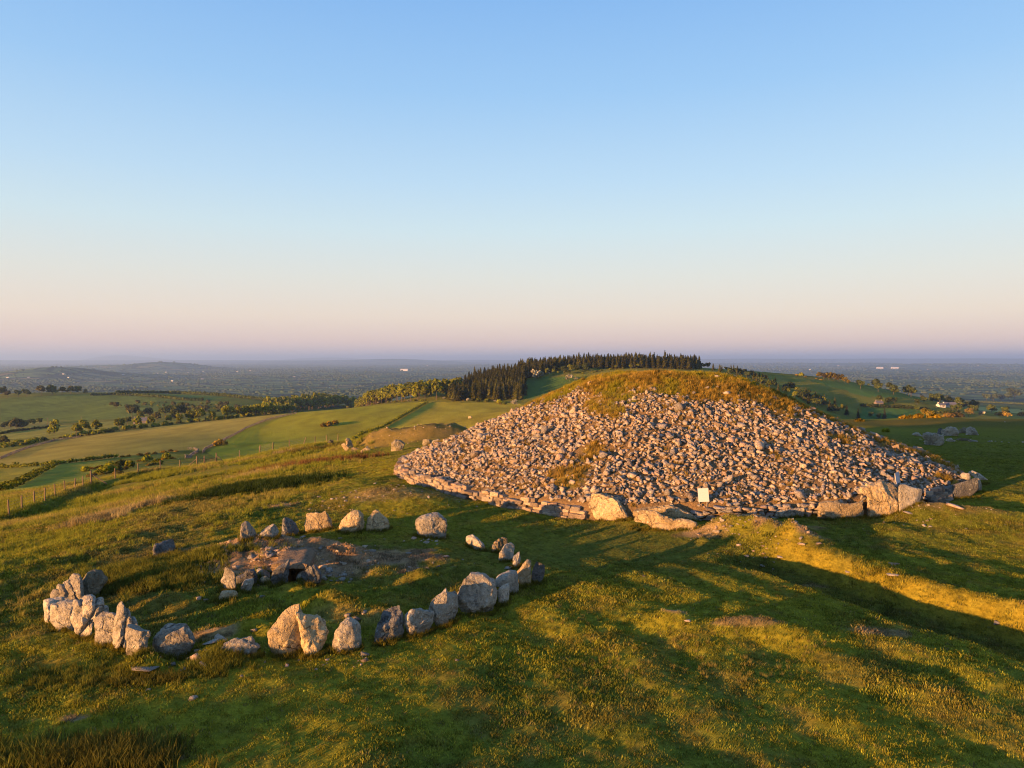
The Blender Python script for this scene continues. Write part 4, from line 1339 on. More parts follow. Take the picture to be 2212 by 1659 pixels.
# ------------------------------------------------------------------ small stones in the turf
SMALL = [('small pale stone lying in the short turf below the ring, left of another', 'J', (1145, 662), .13), ('pinkish pointed stone lying on the turf in the left foreground', 'J', (1493, 727), .22),
         ('bluish flat stone sunk in a grassy hollow before the left arc', 'J', (1120, 500), .55), ('grey stone at the left of the low flat slab', 'J', (1525, 420), .34), ('pale stone in the grass just below the low flat slab', 'J', (1570, 478), .4),
         ('small stone on the turf right of the rounded dome', 'F', (597, 1328), .25), ('reddish chip below the rounded dome stone', 'F', (605, 1372), .2), ('pale stone on the turf bank behind the rounded dome', 'F', (468, 1020), .28),
         ('grey stone behind the gap right of the rounded dome', 'F', (550, 1045), .3), ('pale twin of stones inside the ring above the rounded dome', 'F', (590, 1000), .26), ('flat bluish slab on bare ground behind the front gap', 'G', (165, 1235), .45),
         ('pale grey stone just inside the front gap', 'G', (270, 1200), .35), ('white flake on the slope above the wide pale boulder', 'G', (640, 1095), .22),
         ('grey stone left of the lone round boulder', 'F', (985, 428), .25), ('pale stone under the lone round boulder', 'F', (1078, 458), .25), ('golden lump of stone on the bare mound crest', 'G', (1195, 55), .3), ('pale stone behind the bare mound crest', 'G', (1615, 70), .22),
         ('pale stone at the right foot of the bare mound', 'G', (1900, 165), .35), ('golden stone on the right flank of the bare mound', 'G', (1970, 215), .32), ('white stone low on the right flank of the mound', 'G', (1650, 345), .33),
         ('stone poking from the hollow right of the chamber', 'G', (1490, 430), .35), ('second stone poking from the hollow right of the chamber', 'G', (1420, 395), .3), ('upright sliver in the hollow right of the chamber', 'G', (1640, 530), .3),
         ('dark stone in the broken ground on top of the mound', 'G', (830, 200), .4), ('pale stone in the broken ground on top of the mound', 'G', (905, 185), .45), ('black stone below the broken ground on the mound', 'G', (840, 270), .35), ('brown stone in the broken ground on the mound', 'G', (760, 250), .4),
         ('golden chip on the left slope of the bare mound', 'G', (320, 260), .28), ('pinkish stone at the left edge of the bare mound', 'G', (345, 215), .28), ('pale stone on the turf left of the bare mound', 'G', (40, 385), .3),
         ('small stone above the slender leaning chamber stone', 'G', (640, 420), .3), ('pink stone above the tallest chamber upright', 'G', (450, 395), .28), ('pale flat stone set in the lit trench bank', 'I', (1200, 710), .42), ('thin pale stone on the crest of the trench bank', 'I', (1210, 635), .4),
         ('small white stone low on the trench bank near the right edge', 'I', (2000, 1080), .2), ('pale pebble on the trench bank near its upper end', 'I', (850, 685), .2), ('stone at the upper end of the trench bank', 'I', (625, 470), .3), ('flat stones by the path on the bank', 'I', (500, 475), .4),
         ('white pebble on the dark turf between ring and cairn', 'H', (865, 715), .16), ('white scrap of stone beside the grassy hummock in the right foreground', 'H', (1195, 1065), .2), ('pale stone in the turf below the long golden kerb slab', 'H', (1415, 370), .4),
         ('pale stone below the turf knoll near the cairn', 'H', (1590, 480), .25), ('pale stone in the hollow at the top of the trench', 'H', (1915, 570), .28), ('flat pale stone in the orange turf before the dark kerb slab', 'D', (1670, 1318), .9), ('pinkish flat stone beside the ribbed kerbstone', 'D', (1320, 1368), .6),
         ('pale stone on the far right pasture ridge', 'D', (2062, 665), .35), ('white pebble at the left edge of the turf', 'J', (82, 132), .14), ('pinkish stone by the worn path behind the ring', 'B', (505, 1293), .22), ('pale pebble on the worn path left of the cairn', 'B', (570, 1243), .3),
         ('small stone on the slope left of the cairn', 'B', (760, 1250), .25), ('second stone on the slope left of the cairn', 'B', (665, 1260), .25), ('stone in shade before the cairn, under the wall', 'B', (1410, 1245), .3), ('small stone right of the trio inside the ring', 'F', (1690, 655), .45),
         ('flat grey stone set flush in the turf inside the ring', 'F', (1230, 570), .3), ('little golden stone on a tuft inside the ring', 'F', (940, 540), .25), ('pale stone under the chamber on the inner slope', 'G', (740, 725), .2), ('bluish stone left of the flat chamber stone', 'G', (105, 765), .2), ('pink stone left of the flat chamber stone', 'G', (25, 745), .22)]
SG = 'small stones lying in the turf'
for i, (lb, c, p, sz) in enumerate(SMALL):
    q = CR[c](p)
    h = hit(q[0], q[1], 6)
    v, f = HULLS[i % len(HULLS)]
    t = TINTS[(i * 3) % len(TINTS)]
    me = mesh_np('small_stone', v, f, [M['cairn']], False, {'tint': np.repeat(np.array([t]) * 1.25, len(v), 0)})
    o = link('small_stone', me, None, h + Vector((0, 0, sz * .04)))
    o.rotation_euler = (random.uniform(-.25, .25), random.uniform(-.25, .25), random.uniform(0, 6.28))
    o.scale = (sz, sz, sz * (.8 if sz < .42 else .35))
    tag(o, lb, 'stone', SG)
# rubble in the broken turf of the ring, left slope and far right group: too many to count
def scatter_rubble():
    lst = []
    for c, p, rx, ry, n, s0, s1 in (('G', (1100, 180), 3.4, 1.6, 170, .05, .2), ('G', (860, 230), .7, .5, 45, .1, .3), ('G', (1550, 480), 1.0, .5, 35, .1, .3), ('B', (1150, 1200), 3.0, 2.6, 90, .06, .22), ('B', (850, 1220), 2.2, 1.8, 40, .06, .2),
                                    ('H', (1850, 470), 1.6, .8, 45, .06, .22), ('H', (1500, 300), 1.4, .6, 40, .08, .3), ('D', (1450, 1400), 3.0, 1.4, 40, .06, .25), ('K', (1250, 1160), 4.0, 1.2, 26, .15, .6), ('B', (1250, 760), 6.0, 3.0, 60, .1, .35),
                                    ('E', (1400, 1300), 1.0, .6, 25, .05, .2), ('E', (1450, 640), 1.0, 1.0, 25, .05, .16), ('F', (300, 1370), 2.5, .4, 25, .04, .13), ('B', (1340, 1590), 1.2, .5, 14, .06, .2)):
        h = hit(*CR[c](p), 6)
        for i in range(n):
            x, y = h.x + rng.normal() * rx * .55, h.y + rng.normal() * ry * .55
            sz = s0 * (s1 / s0) ** (rng.uniform() ** 1.7)
            lst.append(((x, y, gz(x, y) + sz * .1), sz, int(rng.integers(len(HULLS))), rot_np(rng.uniform(0, 6.28), rng.uniform(0, 6.28), abs(rng.normal()) * .3), int(rng.integers(len(TINTS)))))
    V, Fc, T = merge_stones(lst, np.zeros(3))
    o = link('rubble', mesh_np('rubble', V, Fc, [M['cairn']], False, {'tint': T * 1.1}))
    tag(o, 'small chips of stone strewn over bare and worn turf', kind='stuff')


scatter_rubble()

# ------------------------------------------------------------------ leaves and trees
def quads(P, N, U, sw, sh, bend=0.0):
    """leaf quads at P with normal N and up U"""
    S = np.cross(N, U); S /= np.linalg.norm(S, axis=1, keepdims=True) + 1e-9
    a = S * sw[:, None] * .5; b = U * sh[:, None] * .5
    V = np.stack([P - a - b, P + a - b, P + a * .7 + b, P - a * .7 + b], 1).reshape(-1, 3)
    Fq = np.arange(len(V)).reshape(-1, 4)
    return V, Fq


def rand_dirs(rs, n):
    d = rs.normal(size=(n, 3)); return d / np.linalg.norm(d, axis=1, keepdims=True)


def blob_core(rs, c, r, n=1):
    bm = bmesh.new(); bmesh.ops.create_icosphere(bm, subdivisions=n, radius=1)
    v = np.array([q.co[:] for q in bm.verts]); bm.verts.index_update()
    f = np.array([[q.index for q in p.verts] for p in bm.faces]); bm.free()
    v = v * np.array(r) * rs.uniform(.8, 1.1, (len(v), 1)) + np.array(c)
    return v, f


def tri2quad(f):
    return np.concatenate([f, f[:, 2:]], 1)


def crown_mesh(name, lumps_, leaf, n, mat, seed, tmin=.6, tmax=1.4):
    """lumps_: list of (centre, radii)"""
    rs = np.random.default_rng(seed)
    Vs, Fs, Ts = [], [], []; b = 0
    tri = []
    vol = np.array([np.prod(r) ** (2 / 3) for c, r in lumps_]); vol /= vol.sum()
    for (c, r), w in zip(lumps_, vol):
        v, f = blob_core(rs, c, np.array(r) * .74)
        Vs.append(v); tri.append(f + b); b += len(v); Ts.append(np.full((len(v), 3), .55))  # inner cores tinted dark: shade inside the crown put into colour
    for (c, r), w in zip(lumps_, vol):
        k = max(6, int(n * w))
        d = rand_dirs(rs, k)
        d[:, 2] = np.where(d[:, 2] < -.5, -d[:, 2] * .5, d[:, 2])
        rad = rs.uniform(.72, 1.12, (k, 1))
        P = np.array(c) + d * rad * np.array(r)
        Nn = d + rs.normal(size=(k, 3)) * .45; Nn /= np.linalg.norm(Nn, axis=1, keepdims=True)
        U = rand_dirs(rs, k); U -= Nn * (U * Nn).sum(1, keepdims=True); U /= np.linalg.norm(U, axis=1, keepdims=True)
        s = leaf * rs.uniform(.6, 1.4, k)
        v, f = quads(P, Nn, U, s, s * .8)
        clump = .5 + .5 * np.sin(P[:, 0] * 2.1 / leaf * .25 + P[:, 2] * 1.7 / leaf * .25 + rs.uniform(0, 6))
        t = np.repeat(rs.uniform(tmin, tmax, k) * (.8 + .4 * clump), 4)
        tc = np.stack([t * 1.03, t, t * .9], 1)
        Vs.append(v); Fs.append(f + b); b += len(v); Ts.append(tc)
    T3 = np.concatenate(tri)
    Q = np.concatenate(Fs)
    loops = np.concatenate([T3.ravel(), Q.ravel()])
    sizes = np.concatenate([np.full(len(T3), 3), np.full(len(Q), 4)])
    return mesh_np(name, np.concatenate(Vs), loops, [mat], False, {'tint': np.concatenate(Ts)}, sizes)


def conifer_mesh(seed, h=13.0, r=2.2, n=150):
    rs = np.random.default_rng(seed)
    v, f = [], []
    k = 7
    core = [(r * .5 * math.cos(6.283 * i / k), r * .5 * math.sin(6.283 * i / k), h * .10) for i in range(k)] + [(0, 0, h * .97)]
    cf = np.array([[i, (i + 1) % k, k] for i in range(k)])
    t = rs.uniform(0, 1, n) ** 1.25
    z = h * (.07 + .9 * t)
    rad = r * (1 - t) ** .85 * rs.uniform(.55, 1.12, n) + .12
    an = rs.uniform(0, 6.283, n)
    out = np.stack([np.cos(an), np.sin(an), np.zeros(n)], 1)
    P = out * rad[:, None] * .72; P[:, 2] = z
    U = out * 1.0 + np.array([0, 0, -.55]) + rs.normal(size=(n, 3)) * .15; U /= np.linalg.norm(U, axis=1, keepdims=True)
    Nn = np.array([0, 0, 1.0]) + out * .6 + rs.normal(size=(n, 3)) * .35
    Nn -= U * (Nn * U).sum(1, keepdims=True); Nn /= np.linalg.norm(Nn, axis=1, keepdims=True)
    sh = .5 + rad * .75; sw = .5 + rad * .42
    V, Fq = quads(P, Nn, U, sw, sh)
    tt = np.repeat(rs.uniform(.6, 1.4, n), 4)
    T = np.stack([tt * 1.05, tt, tt * .85], 1)
    V = np.concatenate([np.array(core), V]); T = np.concatenate([np.full((k + 1, 3), .5), T])  # core tinted dark to paint the shade among the branches
    loops = np.concatenate([cf.ravel(), (Fq + k + 1).ravel()])
    sizes = np.concatenate([np.full(k, 3), np.full(len(Fq), 4)])
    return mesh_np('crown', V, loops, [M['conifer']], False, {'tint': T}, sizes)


def trunk_mesh(h, r, seed=0, limbs=3):
    m = MB(); rs = random.Random(seed)
    m.bar((0, 0, -.6), (rs.uniform(-.1, .1), rs.uniform(-.1, .1), h), r, 6, r * .45)
    for i in range(limbs):
        a = 6.28 * i / max(limbs, 1) + rs.uniform(0, 1)
        z0 = h * rs.uniform(.5, .75)
        m.bar((0, 0, z0), (math.cos(a) * h * .32, math.sin(a) * h * .32, z0 + h * .33), r * .5, 5, r * .15)
    return m.mesh('trunk', M['bark'])


def broad_lumps(seed, h, w, n=7):
    rs = np.random.default_rng(seed)
    L = [((0, 0, h * .62), (w * .36, w * .36, h * .30))]
    for i in range(n):
        a = 6.283 * i / n + rs.uniform(-.4, .4); q = rs.uniform(.22, .36) * w; zz = rs.uniform(.34, .86) * h
        s = rs.uniform(.16, .26)
        L.append(((math.cos(a) * q, math.sin(a) * q, zz), (w * s, w * s, h * s * .8)))
    return L


PROTO = {}
def proto(kind, k):
    key = (kind, k)
    if key in PROTO:
        return PROTO[key]
    if kind == 'conifer':
        PROTO[key] = (conifer_mesh(100 + k, 13 + .6 * (k % 3), 2.6 + .2 * (k % 4), 170), trunk_mesh(11, .16, k, 0))
    elif kind == 'broad':
        PROTO[key] = (crown_mesh('crown', broad_lumps(k, 9.5, 6.2), 1.0, 330, M['broad'], k), trunk_mesh(5.5, .2, k))
    elif kind == 'dark':
        PROTO[key] = (crown_mesh('crown', broad_lumps(50 + k, 10.5, 10), 1.3, 420, M['broad_dark'], 50 + k), trunk_mesh(6, .3, k))
    elif kind == 'tan':
        PROTO[key] = (crown_mesh('crown', broad_lumps(70 + k, 10.5, 9.5), 1.2, 380, M['gorse_tree'], 70 + k), trunk_mesh(6, .28, k))
    elif kind == 'gorse':
        PROTO[key] = (crown_mesh('crown', [((0, 0, .5), (1.1, 1.0, .75)), ((.9, .2, .35), (.7, .6, .5)), ((-.8, -.1, .4), (.7, .6, .5))], .4, 170, M['gorse'], 90 + k), trunk_mesh(.6, .06, k, 2))
    elif kind == 'yellow':
        PROTO[key] = (crown_mesh('crown', [((0, 0, .55), (1.2, 1.0, .7)), ((1.0, .2, .4), (.8, .7, .5)), ((-1, -.1, .4), (.8, .7, .5))], .38, 190, M['yellow'], 95 + k), trunk_mesh(.6, .06, k, 2))
    elif kind == 'hawthorn':
        PROTO[key] = (crown_mesh('crown', broad_lumps(110 + k, 3.2, 3.4, 6), .42, 260, M['hawthorn'], 110 + k, .35, 1.3), trunk_mesh(1.7, .09, k))
    elif kind == 'scrub':
        PROTO[key] = (crown_mesh('crown', [((0, 0, 1.5), (1.9, 1.7, 1.5)), ((1.5, .3, 1.1), (1.2, 1.1, 1.0)), ((-1.4, -.2, 1.2), (1.2, 1.2, 1.1))], .8, 200, M['broad'] if k % 4 else M['broad_dark'], 130 + k), trunk_mesh(1.5, .1, k, 2))
    return PROTO[key]


M['gorse_tree'] = leaf_mat('tan_leaves', (.085, .085, .03))
NAME = {'conifer': 'conifer_tree', 'broad': 'broadleaf_tree', 'dark': 'broadleaf_tree', 'tan': 'broadleaf_tree', 'gorse': 'gorse_bush', 'yellow': 'gorse_bush', 'hawthorn': 'hawthorn_bush', 'scrub': 'scrub_bush'}
CATS = {'conifer': 'conifer', 'broad': 'tree', 'dark': 'tree', 'tan': 'tree', 'gorse': 'bush', 'yellow': 'bush', 'hawthorn': 'bush', 'scrub': 'bush'}


def plant(kind, P, scale, label, group=None, sz=1.0):
    k = random.randrange(4)
    cm, tm = proto(kind, k)
    e = bpy.data.objects.new(NAME[kind], None); col.objects.link(e)
    e.location = P
    e.rotation_euler = (0, 0, random.uniform(0, 6.28))
    e.scale = (scale, scale, scale * sz)
    tag(e, label, CATS[kind], group, 'thing')
    link('crown', cm, e); link('trunk', tm, e)
    return e


def hitc(c, p, dmin=100, dmax=60000):
    q = CR[c](p)
    return hit(q[0], q[1], dmin, dmax)


# plantation: conifers, the largest 300 on their own, the rest as one wood
def conifers():
    pts = []
    def block(px0, px1, d0, d1, step, inside, sc):
        d = d0
        while d < d1:
            px = px0
            while px < px1:
                x = at_px(px, d) + random.uniform(-1, 1) * step * .35; y = d + random.uniform(-1, 1) * step * .35
                p2 = 512 + F * x / y
                if inside(p2, y):
                    pts.append((x, y, sc * random.uniform(.82, 1.15)))
                px += step / d * F
            d += step
    block(444, 524, 596, 700, 4.2, lambda p, y: y > 597 + 6 * math.sin(p * .3) and (p > 448 + (y - 596) * .02) and p < 522 + (y - 600) * .14, 1.0)
    block(470, 560, 700, 762, 5.0, lambda p, y: p < 540 + (y - 700) * .5, .95)
    block(522, 700, 748, 792, 5.0, lambda p, y: True, 1.0)
    block(600, 690, 728, 748, 6.0, lambda p, y: True, .95)
    xs = np.array([p[0] for p in pts]); ys = np.array([p[1] for p in pts])
    zs = H(xs, ys)
    # those that show most: front edge, side edge and skyline
    px, py, fw = project(xs, ys, zs)
    key = ys.copy()
    fr = (ys < 640) & (px < 526)
    score = np.where(fr, 640 - ys + 40, np.where(ys > 740, 30 - np.abs(ys - 752) * .5, np.where(px > 515, 25, 0)))
    order = np.argsort(-score)
    big = set(order[:300].tolist())
    Vs, Fs, Ss, Ts = [], [], [], []; b = 0
    for i, (x, y, s) in enumerate(pts):
        P = Vector((x, y, zs[i] - .3))
        if i in big:
            lab = (('slim conifer in the front edge of the plantation, above the green field' if y < 615 else 'conifer in the rows behind the plantation front' if y < 700 else 'conifer at the back of the plantation') if px[i] < 540 else 'conifer on the wooded ridge, ' + ('left of the cairn top' if px[i] < 590 else 'right above the cairn top' if px[i] < 650 else 'towards its right end'))
            plant('conifer', P, s * (1 if y < 735 else random.choice((.62, .75, .85, .95, 1.05, 1.2))), lab, 'conifers of the hillside plantation')
        else:
            m = proto('conifer', i % 4)[0]
            if ('np', i % 4) not in PROTO:
                n = len(m.vertices); v = np.empty(n * 3, np.float32); m.vertices.foreach_get('co', v)
                l = np.empty(len(m.loops), np.int32); m.loops.foreach_get('vertex_index', l)
                sz = np.empty(len(m.polygons), np.int32); m.polygons.foreach_get('loop_total', sz)
                a = np.empty(n * 4, np.float32); m.attributes['tint'].data.foreach_get('color', a)
                PROTO[('np', i % 4)] = (v.reshape(-1, 3), l, sz, a.reshape(-1, 4))
            v, l, sz, a = PROTO[('np', i % 4)]
            Vs.append(v * s + np.array(P)); Fs.append(l + b); Ss.append(sz); Ts.append(a * random.uniform(.75, 1.2)); b += len(v)
    o = link('conifer_wood', mesh_np('conifer_wood', np.concatenate(Vs), np.concatenate(Fs), [M['conifer']], False, {'tint': np.concatenate(Ts)}, np.concatenate(Ss)))
    tag(o, 'dark mass of conifers filling the plantation', kind='stuff')


conifers()


MASS = {}


def mass(kind, P, s):
    """rows behind the front one are too hidden to tell apart: one wood per kind"""
    MASS.setdefault(kind, []).append((P, s, random.uniform(0, 6.28), random.randrange(4)))


def arrays(me):
    n = len(me.vertices); v = np.empty(n * 3, np.float32); me.vertices.foreach_get('co', v)
    l = np.empty(len(me.loops), np.int32); me.loops.foreach_get('vertex_index', l)
    sz = np.empty(len(me.polygons), np.int32); me.polygons.foreach_get('loop_total', sz)
    a = np.empty(n * 4, np.float32); me.attributes['tint'].data.foreach_get('color', a)
    return v.reshape(-1, 3), l, sz, a.reshape(-1, 4)


def build_mass():
    names = {'broad': 'leafy_wood', 'dark': 'dark_wood', 'conifer': 'conifer_wood', 'scrub': 'scrub_thicket', 'gorse': 'gorse_thicket', 'yellow': 'gorse_thicket', 'tan': 'scrub_thicket', 'hawthorn': 'hawthorn_thicket', 'yellow_tree': 'golden_wood'}
    for kind, lst in MASS.items():
        Vs, Fs, Ss, Ts = [], [], [], []; b = 0; mat = None
        for P, s, rz, k in lst:
            me = proto(kind, k if kind != 'scrub' else 1)[0]; mat = mat or me.materials[0]
            v, l, sz, a = arrays(me)
            c, q = math.cos(rz), math.sin(rz)
            w = np.stack([v[:, 0] * c - v[:, 1] * q, v[:, 0] * q + v[:, 1] * c, v[:, 2]], 1) * s + np.array(P)
            Vs.append(w); Fs.append(l + b); Ss.append(sz); Ts.append(a * random.uniform(.85, 1.35)); b += len(v)
        o = link(names[kind], mesh_np(names[kind], np.concatenate(Vs), np.concatenate(Fs), [mat], False, {'tint': np.concatenate(Ts)}, np.concatenate(Ss)))
        tag(o, 'mass of ' + names[kind].replace('_', ' ') + ' behind the front row', kind='stuff')


def belt(c, base, depth, step, kind, sc, label, group, dmin=150, rows=3, dmax=1500, jit=.3, ind=1):
    """trees in rows along a line seen in the photo, set back from it"""
    P = [hitc(c, p, dmin, dmax) for p in base]
    for r in range(rows):
        for a, b in zip(P[:-1], P[1:]):
            L = (b - a).length
            n = max(1, int(L / step))
            t = (b - a).normalized(); nrm = Vector((-t.y, t.x, 0))
            if nrm.dot(a) < 0: nrm = -nrm
            for i in range(n):
                q = a.lerp(b, (i + random.uniform(.2, .8)) / n) + nrm * (r * depth / max(rows - 1, 1) + random.uniform(-jit, jit) * step)
                q.z = gz(q.x, q.y) - .2
                kd = random.choice(kind) if isinstance(kind, (list, tuple)) else kind
                s_ = sc * random.uniform(.8, 1.2)
                if r >= ind:
                    mass(kd, q, s_)
                    continue
                frac = ((i + .5) / n + [k for k in range(len(P) - 1) if P[k] is a][0]) / (len(P) - 1)
                lb = label
                if ind == 1 and len(P) > 3:
                    lb = label + (', left end' if frac < .3 else ', right end' if frac > .7 else ', middle part')
                plant(kd, q, s_, lb, group)


belt('B', [(330, 585), (480, 572), (620, 560), (780, 545), (1000, 525), (1200, 507), (1330, 503), (1480, 495)], 26, 7.5, 'broad', 1.6, 'leafy green tree in the row below the conifer plantation', 'row of young broadleaf trees', 300, 3)
belt('A', [(1700, 648), (1900, 628), (2050, 612), (2212, 595), (2290, 588)], 18, 5.0, ['broad', 'broad', 'scrub'], .95, 'bushy tree in the thicket belt running up to the leafy row', 'bushes of the thicket belt', 250, 3)
belt('A', [(560, 785), (800, 752), (1000, 725), (1200, 702), (1450, 672), (1700, 648)], 18, 4.5, ['scrub', 'scrub', 'broad', 'gorse'], .95, 'dense bush in the thicket belt above the tan field', 'bushes of the thicket belt', 200, 3)
belt('A', [(0, 870), (150, 850), (300, 815), (450, 795), (600, 780)], 10, 4.5, ['scrub', 'gorse', 'scrub'], .85, 'bush in the hedge along the upper edge of the tan field', 'bushes of the thicket belt', 150, 2)
# single trees: crop, foot, height in pixels of the picture, kind, label
SPOT = [('A', (20, 458), 7, 'dark', 'leftmost dark tree on the brow of the far left pasture'), ('A', (60, 478), 6, 'tan', 'pale tree low on the brow at the far left edge'), ('A', (140, 475), 6, 'dark', 'dark round tree second in the row on the far left brow'), ('A', (205, 465), 6, 'dark', 'dark tree in the middle of the far left brow row'),
        ('A', (318, 458), 8, 'tan', 'brownish tree left of the big dark one on the brow'), ('A', (402, 455), 8, 'dark', 'big dark round tree at the centre of the brow row'), ('A', (480, 450), 6, 'dark', 'bluish tree right of the big dark tree on the brow'), ('A', (545, 448), 7, 'tan', 'pale tree near the right end of the brow row'), ('A', (602, 446), 6, 'dark', 'dark tree at the right end of the brow row'), ('A', (660, 448), 4, 'tan', 'small pale tree past the right end of the brow row'),
        ('A', (1020, 640), 12, 'tan', 'tall pale tree behind the slate roofed farmhouse'), ('A', (1085, 650), 8, 'broad', 'green tree just left of the farmhouse roof'), ('A', (1145, 630), 9, 'tan', 'pale tree above the farmhouse roof'), ('A', (1212, 655), 8, 'tan', 'round tree right of the farmhouse'), ('A', (1275, 635), 10, 'dark', 'dark tree in the clump right of the farmhouse'), ('A', (1345, 625), 9, 'dark', 'dark tree at the back of the farmhouse clump'), ('A', (1395, 620), 11, 'dark', 'largest dark tree right of the farmhouse'), ('A', (1340, 645), 6, 'tan', 'small pale bush tree before the farmhouse clump'), ('A', (985, 690), 7, 'dark', 'dark tree standing in front of the farmhouse, on its left'),
        ('A', (125, 730), 11, 'tan', 'wide brown tree in the left valley'), ('A', (175, 725), 9, 'tan', 'brown tree joined to the wide one in the left valley'), ('A', (420, 752), 11, 'broad', 'lone green tree with a clear outline in the left valley'), ('A', (35, 715), 6, 'dark', 'dark tree at the left edge of the valley hedge'), ('A', (75, 705), 6, 'dark', 'dark tree second from the left edge in the valley hedge'), ('A', (215, 690), 5, 'dark', 'small dark tree right of the brown valley trees'), ('A', (255, 688), 5, 'dark', 'next small dark tree in the valley hedge'), ('A', (305, 680), 5, 'dark', 'last dark tree of the valley hedge'), ('A', (32, 840), 8, 'tan', 'pale tree at the left edge above the tan field'), ('A', (610, 745), 6, 'tan', 'thin pale tree above the thicket belt'),
        ('D', (630, 325), 6, 'yellow_tree', 'leftmost golden tree of the clump on the right spur'), ('D', (665, 335), 7, 'yellow_tree', 'second golden tree of the clump on the right spur'), ('D', (705, 340), 8, 'yellow_tree', 'tall golden tree in the clump on the right spur'), ('D', (745, 345), 8, 'yellow_tree', 'middle golden tree of the clump on the right spur'), ('D', (785, 355), 8, 'yellow_tree', 'golden tree right of the middle in the spur clump'), ('D', (825, 362), 7, 'yellow_tree', 'golden tree near the end of the spur clump'), ('D', (855, 372), 5, 'yellow_tree', 'rightmost small tree of the golden spur clump'),
        ('D', (1135, 645), 12, 'conifer', 'dark pointed conifer standing alone in the right valley'), ('D', (1090, 640), 6, 'dark', 'dark bush tree left of the lone valley conifer'), ('D', (1030, 630), 6, 'dark', 'dark round tree in the right valley near the plantation foot'),
        ('D', (1510, 520), 10, 'dark', 'tall dark tree behind the white farm'), ('D', (1560, 515), 10, 'dark', 'dark tree right of the tall one behind the white farm'), ('D', (1610, 515), 8, 'dark', 'dark tree at the right of the white farm grove'), ('D', (1440, 525), 8, 'dark', 'dark tree at the left of the white farm grove'), ('D', (1390, 530), 6, 'dark', 'low dark tree left of the white farm grove'), ('D', (1170, 525), 8, 'dark', 'dark tree beside the pink walled cottage'), ('D', (1210, 525), 7, 'dark', 'tree right of the dark one by the pink walled cottage'), ('D', (1095, 510), 7, 'dark', 'tree above the pink walled cottage'),
        ('D', (1700, 580), 8, 'dark', 'dark tree in front of the white farm'), ('D', (1825, 600), 9, 'dark', 'dark tree behind the small golden hawthorn'), ('D', (1385, 590), 7, 'dark', 'dim tree left of the big golden hawthorn'), ('D', (1660, 575), 6, 'dark', 'dark bush tree before the farm yard'),
        ('D', (1920, 505), 8, 'dark', 'dark tree at the left end of the far right grove'), ('D', (1975, 505), 8, 'dark', 'second dark tree of the far right grove'), ('D', (2030, 500), 7, 'dark', 'third dark tree of the far right grove'), ('D', (2090, 500), 8, 'dark', 'fourth dark tree of the far right grove'), ('D', (2140, 500), 13, 'dark', 'tallest tree at the right end of the far right grove')]
PROTO_Y = None
M['yellow_tree'] = leaf_mat('golden_leaves', (.11, .09, .016))


def spot_tree(c, p, hpx, kind, label):
    P = hitc(c, p, 300, 4000)
    hm = hpx / F * P.y
    base = {'dark': 10.5, 'tan': 10.5, 'broad': 9.5, 'conifer': 13.5, 'yellow_tree': 9.5}[kind]
    if kind == 'yellow_tree':
        if ('yellow_tree', 0) not in PROTO:
            for k in range(4):
                PROTO[('yellow_tree', k)] = (crown_mesh('crown', broad_lumps(170 + k, 9.5, 9), 1.2, 350, M['yellow_tree'], 170 + k), trunk_mesh(5, .25, k))
            NAME['yellow_tree'] = 'broadleaf_tree'; CATS['yellow_tree'] = 'tree'
    plant(kind, P - Vector((0, 0, .3)), hm / base, label)


for s in SPOT:
    spot_tree(s[0], s[1], s[2] * (1.3 if s[0] == 'A' else 1.0), s[3], s[4])
